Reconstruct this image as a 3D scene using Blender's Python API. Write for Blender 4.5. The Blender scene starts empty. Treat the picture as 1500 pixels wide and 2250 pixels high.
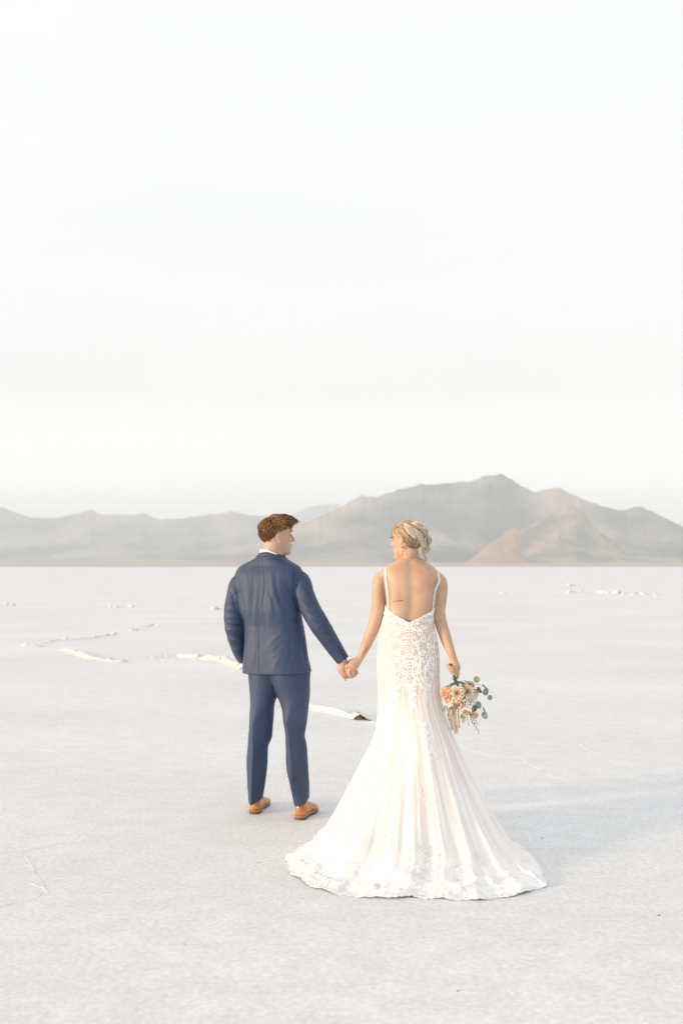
import bpy, bmesh, math, random
import numpy as np
from mathutils import Vector, Matrix, Euler

# ------------------------------------------------------------------ camera, sky, sun, exposure
sc = bpy.context.scene
COL = sc.collection
FPX = 2187.5                      # 35 mm lens on a 24 x 36 portrait frame, in photo pixels
CAMZ = 1.503
PITCH = math.atan(118 / FPX)
cam = bpy.data.objects.new('camera', bpy.data.cameras.new('camera'))
COL.objects.link(cam)
sc.camera = cam
cam.location = (0, 0, CAMZ)
cam.rotation_euler = (math.pi / 2 + PITCH, 0, 0)
cam.data.sensor_fit = 'VERTICAL'
cam.data.sensor_height = 36.0
cam.data.sensor_width = 24.0
cam.data.lens = 35.0
cam.data.clip_start = 0.1
cam.data.clip_end = 90000
cam.data.dof.use_dof = True
cam.data.dof.focus_distance = 5.8
cam.data.dof.aperture_fstop = 2.2

SUN_EL = math.radians(8)
SUN_AZ = math.radians(20)         # behind the camera's left
to_sun = Vector((-math.cos(SUN_EL) * math.cos(SUN_AZ), -math.cos(SUN_EL) * math.sin(SUN_AZ), math.sin(SUN_EL)))
sun = bpy.data.objects.new('sun', bpy.data.lights.new('sun', 'SUN'))
COL.objects.link(sun)
sun.rotation_euler = to_sun.to_track_quat('Z', 'Y').to_euler()
sun.data.energy = 3.75
sun.data.angle = math.radians(7.0)
sun.data.color = (1.0, 0.73, 0.44)

w = bpy.data.worlds.new('World')
sc.world = w
w.use_nodes = True
wn, wl = w.node_tree.nodes, w.node_tree.links
wn.clear()
wo = wn.new('ShaderNodeOutputWorld')
bg = wn.new('ShaderNodeBackground')
sky = wn.new('ShaderNodeTexSky')
sky.sky_type = 'NISHITA'
sky.sun_disc = False
sky.sun_elevation = SUN_EL
sky.sun_rotation = math.atan2(to_sun.x, to_sun.y)
sky.air_density = 1.0
sky.dust_density = 2.0
bg.inputs['Strength'].default_value = 0.12
# thin high overcast: streaky bright cloud over the sky
tc = wn.new('ShaderNodeTexCoord')
mp = wn.new('ShaderNodeMapping'); mp.inputs['Scale'].default_value = (1.0, 1.0, 5.0)
nz = wn.new('ShaderNodeTexNoise'); nz.inputs['Scale'].default_value = 2.2; nz.inputs['Detail'].default_value = 5; nz.inputs['Roughness'].default_value = 0.5
cr = wn.new('ShaderNodeValToRGB')
cr.color_ramp.elements[0].position = 0.30; cr.color_ramp.elements[0].color = (6.16, 6.22, 6.36, 1)
cr.color_ramp.elements[1].position = 0.62; cr.color_ramp.elements[1].color = (6.62, 6.64, 6.68, 1)
mx = wn.new('ShaderNodeMix'); mx.data_type = 'RGBA'; mx.inputs['Factor'].default_value = 0.93
wl.new(tc.outputs['Generated'], mp.inputs['Vector']); wl.new(mp.outputs['Vector'], nz.inputs['Vector'])
wl.new(nz.outputs['Fac'], cr.inputs['Fac'])
wl.new(sky.outputs['Color'], mx.inputs['A']); wl.new(cr.outputs['Color'], mx.inputs['B'])
sx = wn.new('ShaderNodeSeparateXYZ'); wl.new(tc.outputs['Generated'], sx.inputs['Vector'])
hr = wn.new('ShaderNodeMapRange'); hr.inputs['From Min'].default_value = 0.0; hr.inputs['From Max'].default_value = 0.17
hr.inputs['To Min'].default_value = 1.95; hr.inputs['To Max'].default_value = 1.0
wl.new(sx.outputs['Z'], hr.inputs['Value'])
vm = wn.new('ShaderNodeVectorMath'); vm.operation = 'SCALE'
wl.new(mx.outputs['Result'], vm.inputs[0]); wl.new(hr.outputs['Result'], vm.inputs['Scale'])
wl.new(vm.outputs['Vector'], bg.inputs['Color']); wl.new(bg.outputs['Background'], wo.inputs['Surface'])

sc.view_settings.view_transform = 'Standard'
sc.view_settings.look = 'None'
sc.view_settings.gamma = 1
sc.view_settings.exposure = 0.40
sc.cycles.use_denoising = True
sc.cycles.max_bounces = 10
sc.cycles.volume_bounces = 6

# ------------------------------------------------------------------ helpers
rnd = random.Random(7)
rng = np.random.default_rng(7)
FW = Vector((0, math.cos(PITCH), math.sin(PITCH)))
UP = Vector((0, -math.sin(PITCH), math.cos(PITCH)))

def P(px, py, Y):
    """point at distance Y seen at photo pixel (px, py)"""
    d = Vector((1, 0, 0)) * (px - 750) + UP * (1125 - py) + FW * FPX
    t = Y / d.y
    return Vector((d.x * t, Y, CAMZ + d.z * t))

def G(px, py):
    """ground point (z = 0) seen at photo pixel"""
    d = Vector((1, 0, 0)) * (px - 750) + UP * (1125 - py) + FW * FPX
    t = -CAMZ / d.z
    return Vector((d.x * t, d.y * t, 0))

def proj(v):
    """world array (n,3) -> photo pixels"""
    v = np.asarray(v, float) - np.array([0, 0, CAMZ])
    f = v @ np.array(FW); u = v @ np.array(UP)
    return 750 + v[:, 0] / f * FPX, 1125 - u / f * FPX

def tagit(o, label=None, cat=None, group=None, kind=None):
    if label: o['label'] = label
    if cat: o['category'] = cat
    if group: o['group'] = group
    if kind: o['kind'] = kind
    return o

def empty(name, loc, label, cat, group=None):
    o = bpy.data.objects.new(name, None)
    COL.objects.link(o)
    o.location = loc
    o.empty_display_size = 0.1
    return tagit(o, label, cat, group)

def link(name, me, mat, parent=None, smooth=True):
    """mesh given in world coordinates; parents sit unrotated, so only their location is taken off"""
    o = bpy.data.objects.new(name, me)
    me.name = name
    COL.objects.link(o)
    for m in (mat if isinstance(mat, (list, tuple)) else [mat]):
        me.materials.append(m)
    if smooth:
        me.polygons.foreach_set('use_smooth', [True] * len(me.polygons))
    if parent is not None:
        o.parent = parent
        off = Vector((0, 0, 0)); p = parent
        while p is not None:
            off += p.location; p = p.parent
        me.transform(Matrix.Translation(-off))
    return o

def mesh_from(verts, faces):
    me = bpy.data.meshes.new('m')
    me.from_pydata([tuple(map(float, v)) for v in verts], [], [tuple(map(int, f)) for f in faces])
    me.validate()
    return me

class MB:
    """collects pieces of one mesh"""
    def __init__(s): s.v = []; s.f = []; s.n = 0
    def add(s, v, f):
        s.v.extend([tuple(map(float, q)) for q in v])
        s.f.extend([tuple(int(i) + s.n for i in q) for q in f]); s.n += len(v)
        return s
    def mesh(s):
        me = bpy.data.meshes.new('m'); me.from_pydata(s.v, [], s.f); me.validate(); me.update(); return me
    def link(s, name, mat, parent=None, smooth=True): return link(name, s.mesh(), mat, parent, smooth)

def loft(rings, cap=True, close=True):
    """list of (n,3) rings -> verts, faces"""
    n = len(rings[0]); m = len(rings)
    v = [tuple(p) for r in rings for p in r]
    f = []
    for i in range(m - 1):
        for j in range(n if close else n - 1):
            k = (j + 1) % n
            f.append((i * n + j, i * n + k, (i + 1) * n + k, (i + 1) * n + j))
    if cap:
        c0 = tuple(np.mean(np.array(rings[0]), axis=0)); c1 = tuple(np.mean(np.array(rings[-1]), axis=0))
        v += [c0, c1]; a = m * n
        for j in range(n):
            k = (j + 1) % n
            f.append((a, k, j)); f.append((a + 1, (m - 1) * n + j, (m - 1) * n + k))
    return v, f

def interp_pts(pts, rad, n):
    """Catmull-Rom through pts (with radii or ring tuples), n samples"""
    pts = np.array([list(p) for p in pts], float); rad = np.array(rad, float)
    if rad.ndim == 1: rad = rad[:, None]
    A = np.hstack([pts, rad]); m = len(A)
    if m == 2:
        t = np.linspace(0, 1, n)[:, None]; R = A[0] * (1 - t) + A[1] * t
    else:
        seg = np.linalg.norm(np.diff(pts, axis=0), axis=1); s = np.concatenate([[0], np.cumsum(seg)])
        R = []
        for q in np.linspace(0, s[-1], n):
            i = min(max(np.searchsorted(s, q, side='right') - 1, 0), m - 2)
            t = (q - s[i]) / max(seg[i], 1e-9)
            m0 = (A[i + 1] - A[i - 1]) / (s[i + 1] - s[i - 1]) * seg[i] if i > 0 else (A[1] - A[0])
            m1 = (A[i + 2] - A[i]) / (s[i + 2] - s[i]) * seg[i] if i < m - 2 else (A[m - 1] - A[m - 2])
            t2, t3 = t * t, t ** 3
            R.append((2 * t3 - 3 * t2 + 1) * A[i] + (t3 - 2 * t2 + t) * m0 + (-2 * t3 + 3 * t2) * A[i + 1] + (t3 - t2) * m1)
        R = np.array(R)
    return R[:, :3], R[:, 3:]

def frames(c, up=(0, 0, 1)):
    """tangent, side, normal frames along a path, parallel transported"""
    t = np.gradient(c, axis=0); t /= np.linalg.norm(t, axis=1)[:, None] + 1e-12
    u = np.array(up, float)
    if abs(t[0] @ u) > 0.95: u = np.array([0, 1.0, 0]) if abs(t[0][1]) < .9 else np.array([1.0, 0, 0])
    s = np.cross(t[0], u); s /= np.linalg.norm(s)
    S = [s]
    for i in range(1, len(c)):
        s = S[-1] - t[i] * (S[-1] @ t[i]); s /= np.linalg.norm(s) + 1e-12; S.append(s)
    S = np.array(S); N = np.cross(S, t)
    return t, S, N

def tube(pts, rad, n=24, seg=12, round_ends=True, flat=None, up=(0, 0, 1)):
    """tapered round-ended tube; flat=(a,b) scales section along side/normal"""
    c, r = interp_pts(pts, rad, n); r = np.abs(r[:, 0])
    if round_ends:                              # add hemispherical ends
        t0 = (c[0] - c[1]); t0 /= np.linalg.norm(t0); t1 = c[-1] - c[-2]; t1 /= np.linalg.norm(t1)
        k = [0.97, 0.82, 0.5]
        a0 = [c[0] + t0 * r[0] * q for q in k]; b0 = [r[0] * math.sqrt(1 - q * q) for q in k]
        a1 = [c[-1] + t1 * r[-1] * q for q in k[::-1]]; b1 = [r[-1] * math.sqrt(1 - q * q) for q in k[::-1]]
        c = np.vstack([a0, c, a1]); r = np.concatenate([b0, r, b1])
    t, S, N = frames(c, up)
    fa, fb = flat or (1, 1)
    th = np.linspace(0, 2 * math.pi, seg, endpoint=False)
    rings = [c[i] + np.outer(np.cos(th) * r[i] * fa, S[i]) + np.outer(np.sin(th) * r[i] * fb, N[i]) for i in range(len(c))]
    return loft(rings)

def ball(c, r, n=16, m=10, rot=None):
    r = np.array(r if hasattr(r, '__len__') else (r, r, r), float)
    rings = []
    for i in range(m + 1):
        a = math.pi * (i + .02) / (m + .04) - math.pi / 2
        th = np.linspace(0, 2 * math.pi, n, endpoint=False)
        q = np.stack([np.cos(th) * math.cos(a), np.sin(th) * math.cos(a), np.full(n, math.sin(a))], 1) * r
        if rot is not None: q = q @ np.array(rot).T
        rings.append(q + np.array(c, float))
    return loft(rings)

def box(c, s, rot=None):
    v = np.array([[x, y, z] for x in (-.5, .5) for y in (-.5, .5) for z in (-.5, .5)]) * np.array(s, float)
    if rot is not None: v = v @ np.array(rot).T
    v = v + np.array(c, float)
    return v, [(0, 1, 3, 2), (4, 6, 7, 5), (0, 4, 5, 1), (2, 3, 7, 6), (0, 2, 6, 4), (1, 5, 7, 3)]

def rotz(a): c, s = math.cos(a), math.sin(a); return np.array([[c, -s, 0], [s, c, 0], [0, 0, 1]])
def rotx(a): c, s = math.cos(a), math.sin(a); return np.array([[1, 0, 0], [0, c, -s], [0, s, c]])
def roty(a): c, s = math.cos(a), math.sin(a); return np.array([[c, 0, s], [0, 1, 0], [-s, 0, c]])

def fuse(mb, voxel, smooth=4):
    """union of closed pieces as one continuous skin"""
    me = mb.mesh()
    o = bpy.data.objects.new('tmp', me); COL.objects.link(o)
    m = o.modifiers.new('r', 'REMESH'); m.mode = 'VOXEL'; m.voxel_size = voxel; m.adaptivity = 0
    if smooth:
        s = o.modifiers.new('s', 'SMOOTH'); s.factor = 0.5; s.iterations = smooth
    dg = bpy.context.evaluated_depsgraph_get()
    out = bpy.data.meshes.new_from_object(o.evaluated_get(dg))
    bpy.data.objects.remove(o); bpy.data.meshes.remove(me)
    return out

def vget(me):
    a = np.empty(len(me.vertices) * 3); me.vertices.foreach_get('co', a); return a.reshape(-1, 3)
def nget(me):
    a = np.empty(len(me.vertices) * 3); me.vertices.foreach_get('normal', a); return a.reshape(-1, 3)
def vset(me, v): me.vertices.foreach_set('co', np.asarray(v, float).ravel()); me.update()

def _h(i, j, k, s):
    n = (i * 374761393 + j * 668265263 + k * 2147483647 % 1000003 * 97 + s * 144665) & 0x7fffffff
    n = (n ^ (n >> 13)) * 1274126177 & 0x7fffffff
    n = n ^ (n >> 16)
    return (n & 0xffff) / 65535.0
def vnoise(p, s=0):
    """value noise of (n,3), 0..1"""
    p = np.asarray(p, float); i = np.floor(p).astype(np.int64); f = p - i; f = f * f * (3 - 2 * f)
    r = 0
    for a in (0, 1):
        for b in (0, 1):
            for c in (0, 1):
                wgt = (f[:, 0] if a else 1 - f[:, 0]) * (f[:, 1] if b else 1 - f[:, 1]) * (f[:, 2] if c else 1 - f[:, 2])
                r = r + wgt * _h(i[:, 0] + a, i[:, 1] + b, i[:, 2] + c, s)
    return r
def fbm(p, o=4, s=0, g=0.5):
    p = np.asarray(p, float); r = 0; a = 1; t = 0
    for k in range(o):
        r = r + a * vnoise(p * 2 ** k + 17.3 * k, s + k); t += a; a *= g
    return r / t
def ridged(p, o=5, s=0):
    p = np.asarray(p, float); r = 0; a = 1; t = 0
    for k in range(o):
        r = r + a * (1 - np.abs(2 * vnoise(p * 2 ** k + 9.1 * k, s + k) - 1)); t += a; a *= .5
    return r / t

# ------------------------------------------------------------------ materials
def mat(name, col, rough=0.6, **kw):
    m = bpy.data.materials.new(name); m.use_nodes = True
    b = m.node_tree.nodes['Principled BSDF']
    b.inputs['Base Color'].default_value = (*col, 1); b.inputs['Roughness'].default_value = rough
    for k, v in kw.items():
        b.inputs[k.replace('_', ' ')].default_value = v
    return m
def nodes(m): return m.node_tree.nodes, m.node_tree.links, m.node_tree.nodes['Principled BSDF']
def noisecol(m, c1, c2, scale, detail=4, lo=.35, hi=.65, mapscale=(1, 1, 1), coord='Object', rough=.5):
    n, l, b = nodes(m)
    t = n.new('ShaderNodeTexCoord'); mpg = n.new('ShaderNodeMapping'); mpg.inputs['Scale'].default_value = mapscale
    z = n.new('ShaderNodeTexNoise'); z.inputs['Scale'].default_value = scale; z.inputs['Detail'].default_value = detail; z.inputs['Roughness'].default_value = rough
    r = n.new('ShaderNodeValToRGB'); r.color_ramp.elements[0].position = lo; r.color_ramp.elements[1].position = hi
    r.color_ramp.elements[0].color = (*c1, 1); r.color_ramp.elements[1].color = (*c2, 1)
    l.new(t.outputs[coord], mpg.inputs['Vector']); l.new(mpg.outputs['Vector'], z.inputs['Vector'])
    l.new(z.outputs['Fac'], r.inputs['Fac']); l.new(r.outputs['Color'], b.inputs['Base Color'])
    return m
def bump(m, scale, strength=.3, dist=.002, detail=3, mapscale=(1, 1, 1), coord='Object'):
    n, l, b = nodes(m)
    t = n.new('ShaderNodeTexCoord'); mpg = n.new('ShaderNodeMapping'); mpg.inputs['Scale'].default_value = mapscale
    z = n.new('ShaderNodeTexNoise'); z.inputs['Scale'].default_value = scale; z.inputs['Detail'].default_value = detail
    u = n.new('ShaderNodeBump'); u.inputs['Strength'].default_value = strength; u.inputs['Distance'].default_value = dist
    l.new(t.outputs[coord], mpg.inputs['Vector']); l.new(mpg.outputs['Vector'], z.inputs['Vector'])
    l.new(z.outputs['Fac'], u.inputs['Height'])
    if b.inputs['Normal'].is_linked: l.new(b.inputs['Normal'].links[0].from_socket, u.inputs['Normal'])
    l.new(u.outputs['Normal'], b.inputs['Normal'])
    return m

# ------------------------------------------------------------------ ground: salt flat
m_salt = mat('salt', (.6, .59, .58), .75, Specular_IOR_Level=.3)
def salt_nodes(m, a, b_, dirt=True):
    n, l, b = nodes(m)
    t = n.new('ShaderNodeTexCoord')
    def noise(scale, detail, ms=(1, 1, 1), rough=.5):
        mg = n.new('ShaderNodeMapping'); mg.inputs['Scale'].default_value = ms
        z = n.new('ShaderNodeTexNoise'); z.inputs['Scale'].default_value = scale; z.inputs['Detail'].default_value = detail; z.inputs['Roughness'].default_value = rough
        l.new(t.outputs['Object'], mg.inputs['Vector']); l.new(mg.outputs['Vector'], z.inputs['Vector']); return z
    big = noise(.45, 5, (.6, 1, 1)); fine = noise(38, 4, (1, 1, 1), .65); mid = noise(7, 4, (.7, 1, 1))
    r1 = n.new('ShaderNodeValToRGB'); r1.color_ramp.elements[0].position = .3; r1.color_ramp.elements[1].position = .7
    r1.color_ramp.elements[0].color = (*a, 1); r1.color_ramp.elements[1].color = (*b_, 1)
    l.new(big.outputs['Fac'], r1.inputs['Fac'])
    r2 = n.new('ShaderNodeValToRGB'); r2.color_ramp.elements[0].position = .3; r2.color_ramp.elements[1].position = .7
    r2.color_ramp.elements[0].color = (.87, .868, .866, 1); r2.color_ramp.elements[1].color = (1.1, 1.1, 1.1, 1)
    l.new(fine.outputs['Fac'], r2.inputs['Fac'])
    r3 = n.new('ShaderNodeValToRGB'); r3.color_ramp.elements[0].position = .3; r3.color_ramp.elements[1].position = .72
    r3.color_ramp.elements[0].color = (.96, .95, .94, 1); r3.color_ramp.elements[1].color = (1.04, 1.04, 1.045, 1)
    l.new(mid.outputs['Fac'], r3.inputs['Fac'])
    m1 = n.new('ShaderNodeMix'); m1.data_type = 'RGBA'; m1.blend_type = 'MULTIPLY'; m1.inputs['Factor'].default_value = 1
    m2 = n.new('ShaderNodeMix'); m2.data_type = 'RGBA'; m2.blend_type = 'MULTIPLY'; m2.inputs['Factor'].default_value = 1
    l.new(r1.outputs['Color'], m1.inputs['A']); l.new(r2.outputs['Color'], m1.inputs['B'])
    l.new(m1.outputs['Result'], m2.inputs['A']); l.new(r3.outputs['Color'], m2.inputs['B'])
    l.new(m2.outputs['Result'], b.inputs['Base Color'])
    u = n.new('ShaderNodeBump'); u.inputs['Strength'].default_value = .35; u.inputs['Distance'].default_value = .004
    l.new(fine.outputs['Fac'], u.inputs['Height']); l.new(u.outputs['Normal'], b.inputs['Normal'])
salt_nodes(m_salt, (.68, .692, .705), (.745, .757, .772))
SALT_FAR = 1500.0
ys = np.concatenate([[-400, -20, 0], np.linspace(1, 40, 60), np.geomspace(42, SALT_FAR, 40)])
xs = np.concatenate([[-2500, -400, -60], np.linspace(-16, 16, 40), [60, 400, 2500]])
gv = []
for y in ys:
    for x in xs: gv.append((x, y, 0.0))
nx = len(xs)
gf = [(j * nx + i, j * nx + i + 1, (j + 1) * nx + i + 1, (j + 1) * nx + i) for j in range(len(ys) - 1) for i in range(nx - 1)]
ground = link('ground', mesh_from(gv, gf), m_salt)
tagit(ground, 'pale greyish white salt flat crust stretching to the mountains', kind='structure')

# tan mud shore between the salt and the mountains, rising very gently
m_mud = mat('mud', (.34, .25, .18), .9)
noisecol(m_mud, (.44, .33, .25), (.55, .43, .34), .002, mapscale=(.3, 1, 1))
sv = []; sf = []
sy = [SALT_FAR - 5, 1800, 2600, 4000, 6000, 9000, 14000, 21000]
sz = [0.02, .2, 1.0, 3.5, 15, 31, 52, 80]
sxs = np.linspace(-16000, 16000, 80)
for y, z in zip(sy, sz):
    for x in sxs: sv.append((x, y, z))
for j in range(len(sy) - 1):
    for i in range(79): sf.append((j * 80 + i, j * 80 + i + 1, (j + 1) * 80 + i + 1, (j + 1) * 80 + i))
shore = link('shore', mesh_from(sv, sf), m_mud)
tagit(shore, 'thin tan mud shore along the horizon below the mountains', kind='structure')
# land further out on both sides and behind, under the salt level
lv = [(-30000, -20000, -.6), (30000, -20000, -.6), (30000, 26000, -.6), (-30000, 26000, -.6)]
land = link('terrain', mesh_from(lv, [(0, 1, 2, 3)]), m_salt)
tagit(land, 'outer salt plain far beyond the flat', kind='structure')

# ------------------------------------------------------------------ mountains
def mountain(name, label, crest, D, depth, seed, m, nx=420, nt=110, amp=.55, spur=70., foot=1238):
    cx = np.array([c[0] for c in crest], float); cy = np.array([c[1] for c in crest], float)
    x = np.linspace(cx[0], cx[-1], nx)
    H = foot - np.interp(x, cx, cy)
    k = np.exp(-np.linspace(-2, 2, 7) ** 2); k /= k.sum()
    H = np.convolve(np.pad(H, 3, mode='edge'), k, 'valid')
    H = H + (fbm(np.stack([x / 9, x * 0, x * 0], 1), 4, seed) - .5) * 6 * np.clip(H / 60, 0, 1)
    t = np.linspace(0, 1.35, nt)
    X, T = np.meshgrid(x, t)
    warp = (fbm(np.stack([X.ravel() / 90, T.ravel() * 2.5, T.ravel() * 0 + seed], 1), 3, seed) - .5).reshape(X.shape) * 90
    lean = (1 - T) * 45 * np.sin(X / 130 + seed)
    r = ridged(np.stack([((X + warp + lean) / spur).ravel(), (T * 1.6).ravel(), T.ravel() * 0 + seed * 3.1], 1), 6, seed).reshape(X.shape)
    s = np.where(T <= 1, np.clip(T, 0, 1) ** 1.15, 1 - (T - 1) * 2.2)
    cut = np.clip((1 - T) * 2.2, 0, 1) * np.clip(T * 3, 0, 1)
    h = H * s * (1 - amp * cut * (1 - r) * 1.8) + cut * (r - .6) * 16 * np.clip(H / 80, 0, 1)
    h = np.minimum(h, np.where(T < 1, H, h))
    h[0] = -8
    Yd = D - depth * (1 - T) + (r - .5) * depth * .25 * np.clip(T * 4, 0, 1)
    Z = CAMZ + (h + (1243 - foot)) / FPX * Yd
    Xw = (X - 750) / FPX * Yd
    v = np.stack([Xw.ravel(), Yd.ravel(), Z.ravel()], 1)
    idx = np.arange(nt * nx).reshape(nt, nx)
    f = np.stack([idx[:-1, :-1].ravel(), idx[:-1, 1:].ravel(), idx[1:, 1:].ravel(), idx[1:, :-1].ravel()], 1)
    o = link(name, mesh_from(v, f), m)
    tagit(o, label, kind='structure')
    return o
m_rock = mat('rock', (.1, .09, .08), .95)
noisecol(m_rock, (.035, .06, .08), (.40, .29, .23), .0011, detail=8, lo=.44, hi=.62, rough=.56, mapscale=(1, .6, 1.5))
m_rock2 = mat('sun_tinted_rock', (.35, .2, .11), .95)  # warm sunlight on the foothill, painted into its rock colour
noisecol(m_rock2, (.26, .14, .08), (.48, .27, .15), .006, detail=8, rough=.6)
mountain('mountain', 'large hazy blue grey mountain with twin peaks behind the bride',
    [(430, 1240), (480, 1226), (540, 1203), (600, 1180), (650, 1154), (700, 1135), (750, 1113), (775, 1097), (792, 1087), (830, 1091), (850, 1084), (880, 1073), (905, 1068), (925, 1062), (960, 1062), (1000, 1058), (1035, 1057), (1060, 1045), (1072, 1040), (1085, 1043), (1100, 1037), (1115, 1046), (1150, 1068), (1175, 1080), (1200, 1075), (1225, 1070), (1260, 1085), (1300, 1103), (1340, 1116), (1365, 1121), (1385, 1116), (1405, 1111), (1440, 1126), (1500, 1157), (1600, 1195), (1700, 1205), (1900, 1190), (2200, 1210), (2500, 1239)],
    9500, 2600, 3, m_rock, nx=650)
mountain('mountain', 'low sunlit orange foothill at the base of the large mountain',
    [(1005, 1239), (1030, 1232), (1060, 1206), (1090, 1182), (1115, 1165), (1131, 1158), (1138, 1166), (1142, 1190), (1150, 1222), (1160, 1239)],
    6750, 550, 11, m_rock2, nx=160, nt=70, amp=.4, spur=24.)
m_rock3 = mat('tan_rock', (.25, .2, .16), .95)
noisecol(m_rock3, (.10, .10, .10), (.42, .30, .23), .004, detail=8, lo=.42, hi=.62, rough=.58)
mountain('mountain', 'pale tan rugged face right of the orange foothill',
    [(1085, 1239), (1110, 1200), (1135, 1172), (1165, 1152), (1200, 1130), (1235, 1116), (1262, 1108), (1280, 1122), (1310, 1160), (1350, 1190), (1400, 1214), (1470, 1239)],
    7700, 900, 14, m_rock3, nx=200, nt=80, amp=.6, spur=36.)
mountain('mountain', 'paler lower mountain range behind the groom',
    [(-2200, 1239), (-1700, 1200), (-1200, 1165), (-850, 1150), (-500, 1140), (-300, 1110), (-120, 1085), (0, 1112), (30, 1124), (60, 1136), (110, 1138), (140, 1135), (170, 1127), (200, 1120), (225, 1131), (255, 1130), (290, 1131), (312, 1126), (345, 1141), (400, 1139), (440, 1132), (480, 1127), (510, 1123), (545, 1131), (570, 1133), (640, 1136), (700, 1160), (800, 1200), (900, 1238)],
    14000, 4200, 5, m_rock, nx=800)
mountain('mountain', 'faintest far peak showing between the two ranges',
    [(560, 1180), (600, 1150), (640, 1130), (665, 1117), (690, 1110), (722, 1103), (745, 1107), (765, 1120), (790, 1135), (860, 1180), (940, 1238)],
    22000, 3500, 8, m_rock, nx=160, nt=60)

# haze: the air between here and the ranges
hv, hf = box((0, 13500, 738.4), (64000, 28000, 1480))
hz = link('haze', mesh_from(hv, hf), bpy.data.materials.new('air'), smooth=False)
tagit(hz, 'pale evening haze in front of the mountains', kind='stuff')
ma = hz.data.materials[0]; ma.use_nodes = True
ma.node_tree.nodes.clear()
mo = ma.node_tree.nodes.new('ShaderNodeOutputMaterial'); pv = ma.node_tree.nodes.new('ShaderNodeVolumePrincipled')
pv.inputs['Color'].default_value = (.845, .935, .995, 1); pv.inputs['Density'].default_value = 0.0001; pv.inputs['Anisotropy'].default_value = 0.0
ma.node_tree.links.new(pv.outputs['Volume'], mo.inputs['Volume'])
# ------------------------------------------------------------------ people: shared pieces
def skinmat(name, col, sss=.12):
    m = mat(name, col, .5, Subsurface_Weight=sss, Subsurface_Scale=.01)
    b = m.node_tree.nodes['Principled BSDF']; b.inputs['Subsurface Radius'].default_value = (1, .35, .2); b.inputs['Specular IOR Level'].default_value = .35
    noisecol(m, (col[0] * .93, col[1] * .86, col[2] * .84), (col[0] * 1.05, col[1] * 1.08, col[2] * 1.1), 11, 6)
    return m
m_skin_m = skinmat('skin_fair', (.50, .33, .245))
m_skin_f = skinmat('skin_tan', (.50, .33, .23))

class Frame:
    """local head frame: x = where the face points, y = its left, z up"""
    def __init__(s, o, yaw, pitch=0, roll=0, scale=1.0):
        s.o = np.array(o, float); s.R = rotz(yaw) @ roty(pitch) @ rotx(roll); s.k = scale
    def __call__(s, v): return np.asarray(v, float).reshape(-1, 3) @ s.R.T * s.k + s.o
    def add(s, mb, vf): mb.add(s(np.array(vf[0])), vf[1])

def head_rings(rows, n=40, e=2.35):
    rings = []
    for z, xf, xb, hw in rows:
        th = np.linspace(0, 2 * math.pi, n, endpoint=False)
        c = np.cos(th); q = np.sin(th); cx = (xf + xb) / 2; a = (xf - xb) / 2
        # the face side is narrower than the back of the skull
        x = np.sign(c) * np.abs(c) ** (2 / e) * a + cx
        y = np.sign(q) * np.abs(q) ** (2 / e) * hw * np.where(c > 0, 1 - .16 * c ** 2, 1)
        rings.append(np.stack([x, y, np.full(n, z)], 1))
    return rings

def smooth_rows(rows, n):
    A = np.array(rows, float)
    c, r = interp_pts(np.stack([A[:, 0], A[:, 0] * 0, A[:, 0] * 0], 1), A[:, 1:], n)
    return [(c[i][0], *r[i]) for i in range(n)]

HEAD_M = [(0.0, .066, .025, .018), (.006, .080, .0, .034), (.018, .088, -.018, .045), (.035, .088, -.035, .053), (.06, .086, -.055, .061),
          (.085, .087, -.078, .067), (.11, .086, -.094, .071), (.132, .083, -.103, .074), (.15, .092, -.106, .076), (.175, .090, -.104, .077),
          (.197, .078, -.094, .071), (.215, .056, -.074, .056), (.227, .03, -.045, .036), (.232, .0, -.015, .012)]
HEAD_F = [(0.0, .062, .03, .014), (.006, .076, .008, .028), (.018, .083, -.012, .038), (.035, .083, -.032, .047), (.06, .082, -.052, .057),
          (.085, .083, -.075, .064), (.11, .083, -.09, .068), (.130, .080, -.098, .071), (.15, .087, -.100, .072), (.175, .085, -.099, .072),
          (.197, .070, -.088, .065), (.212, .050, -.068, .052), (.222, .026, -.042, .034), (.227, .0, -.012, .012)]

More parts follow.
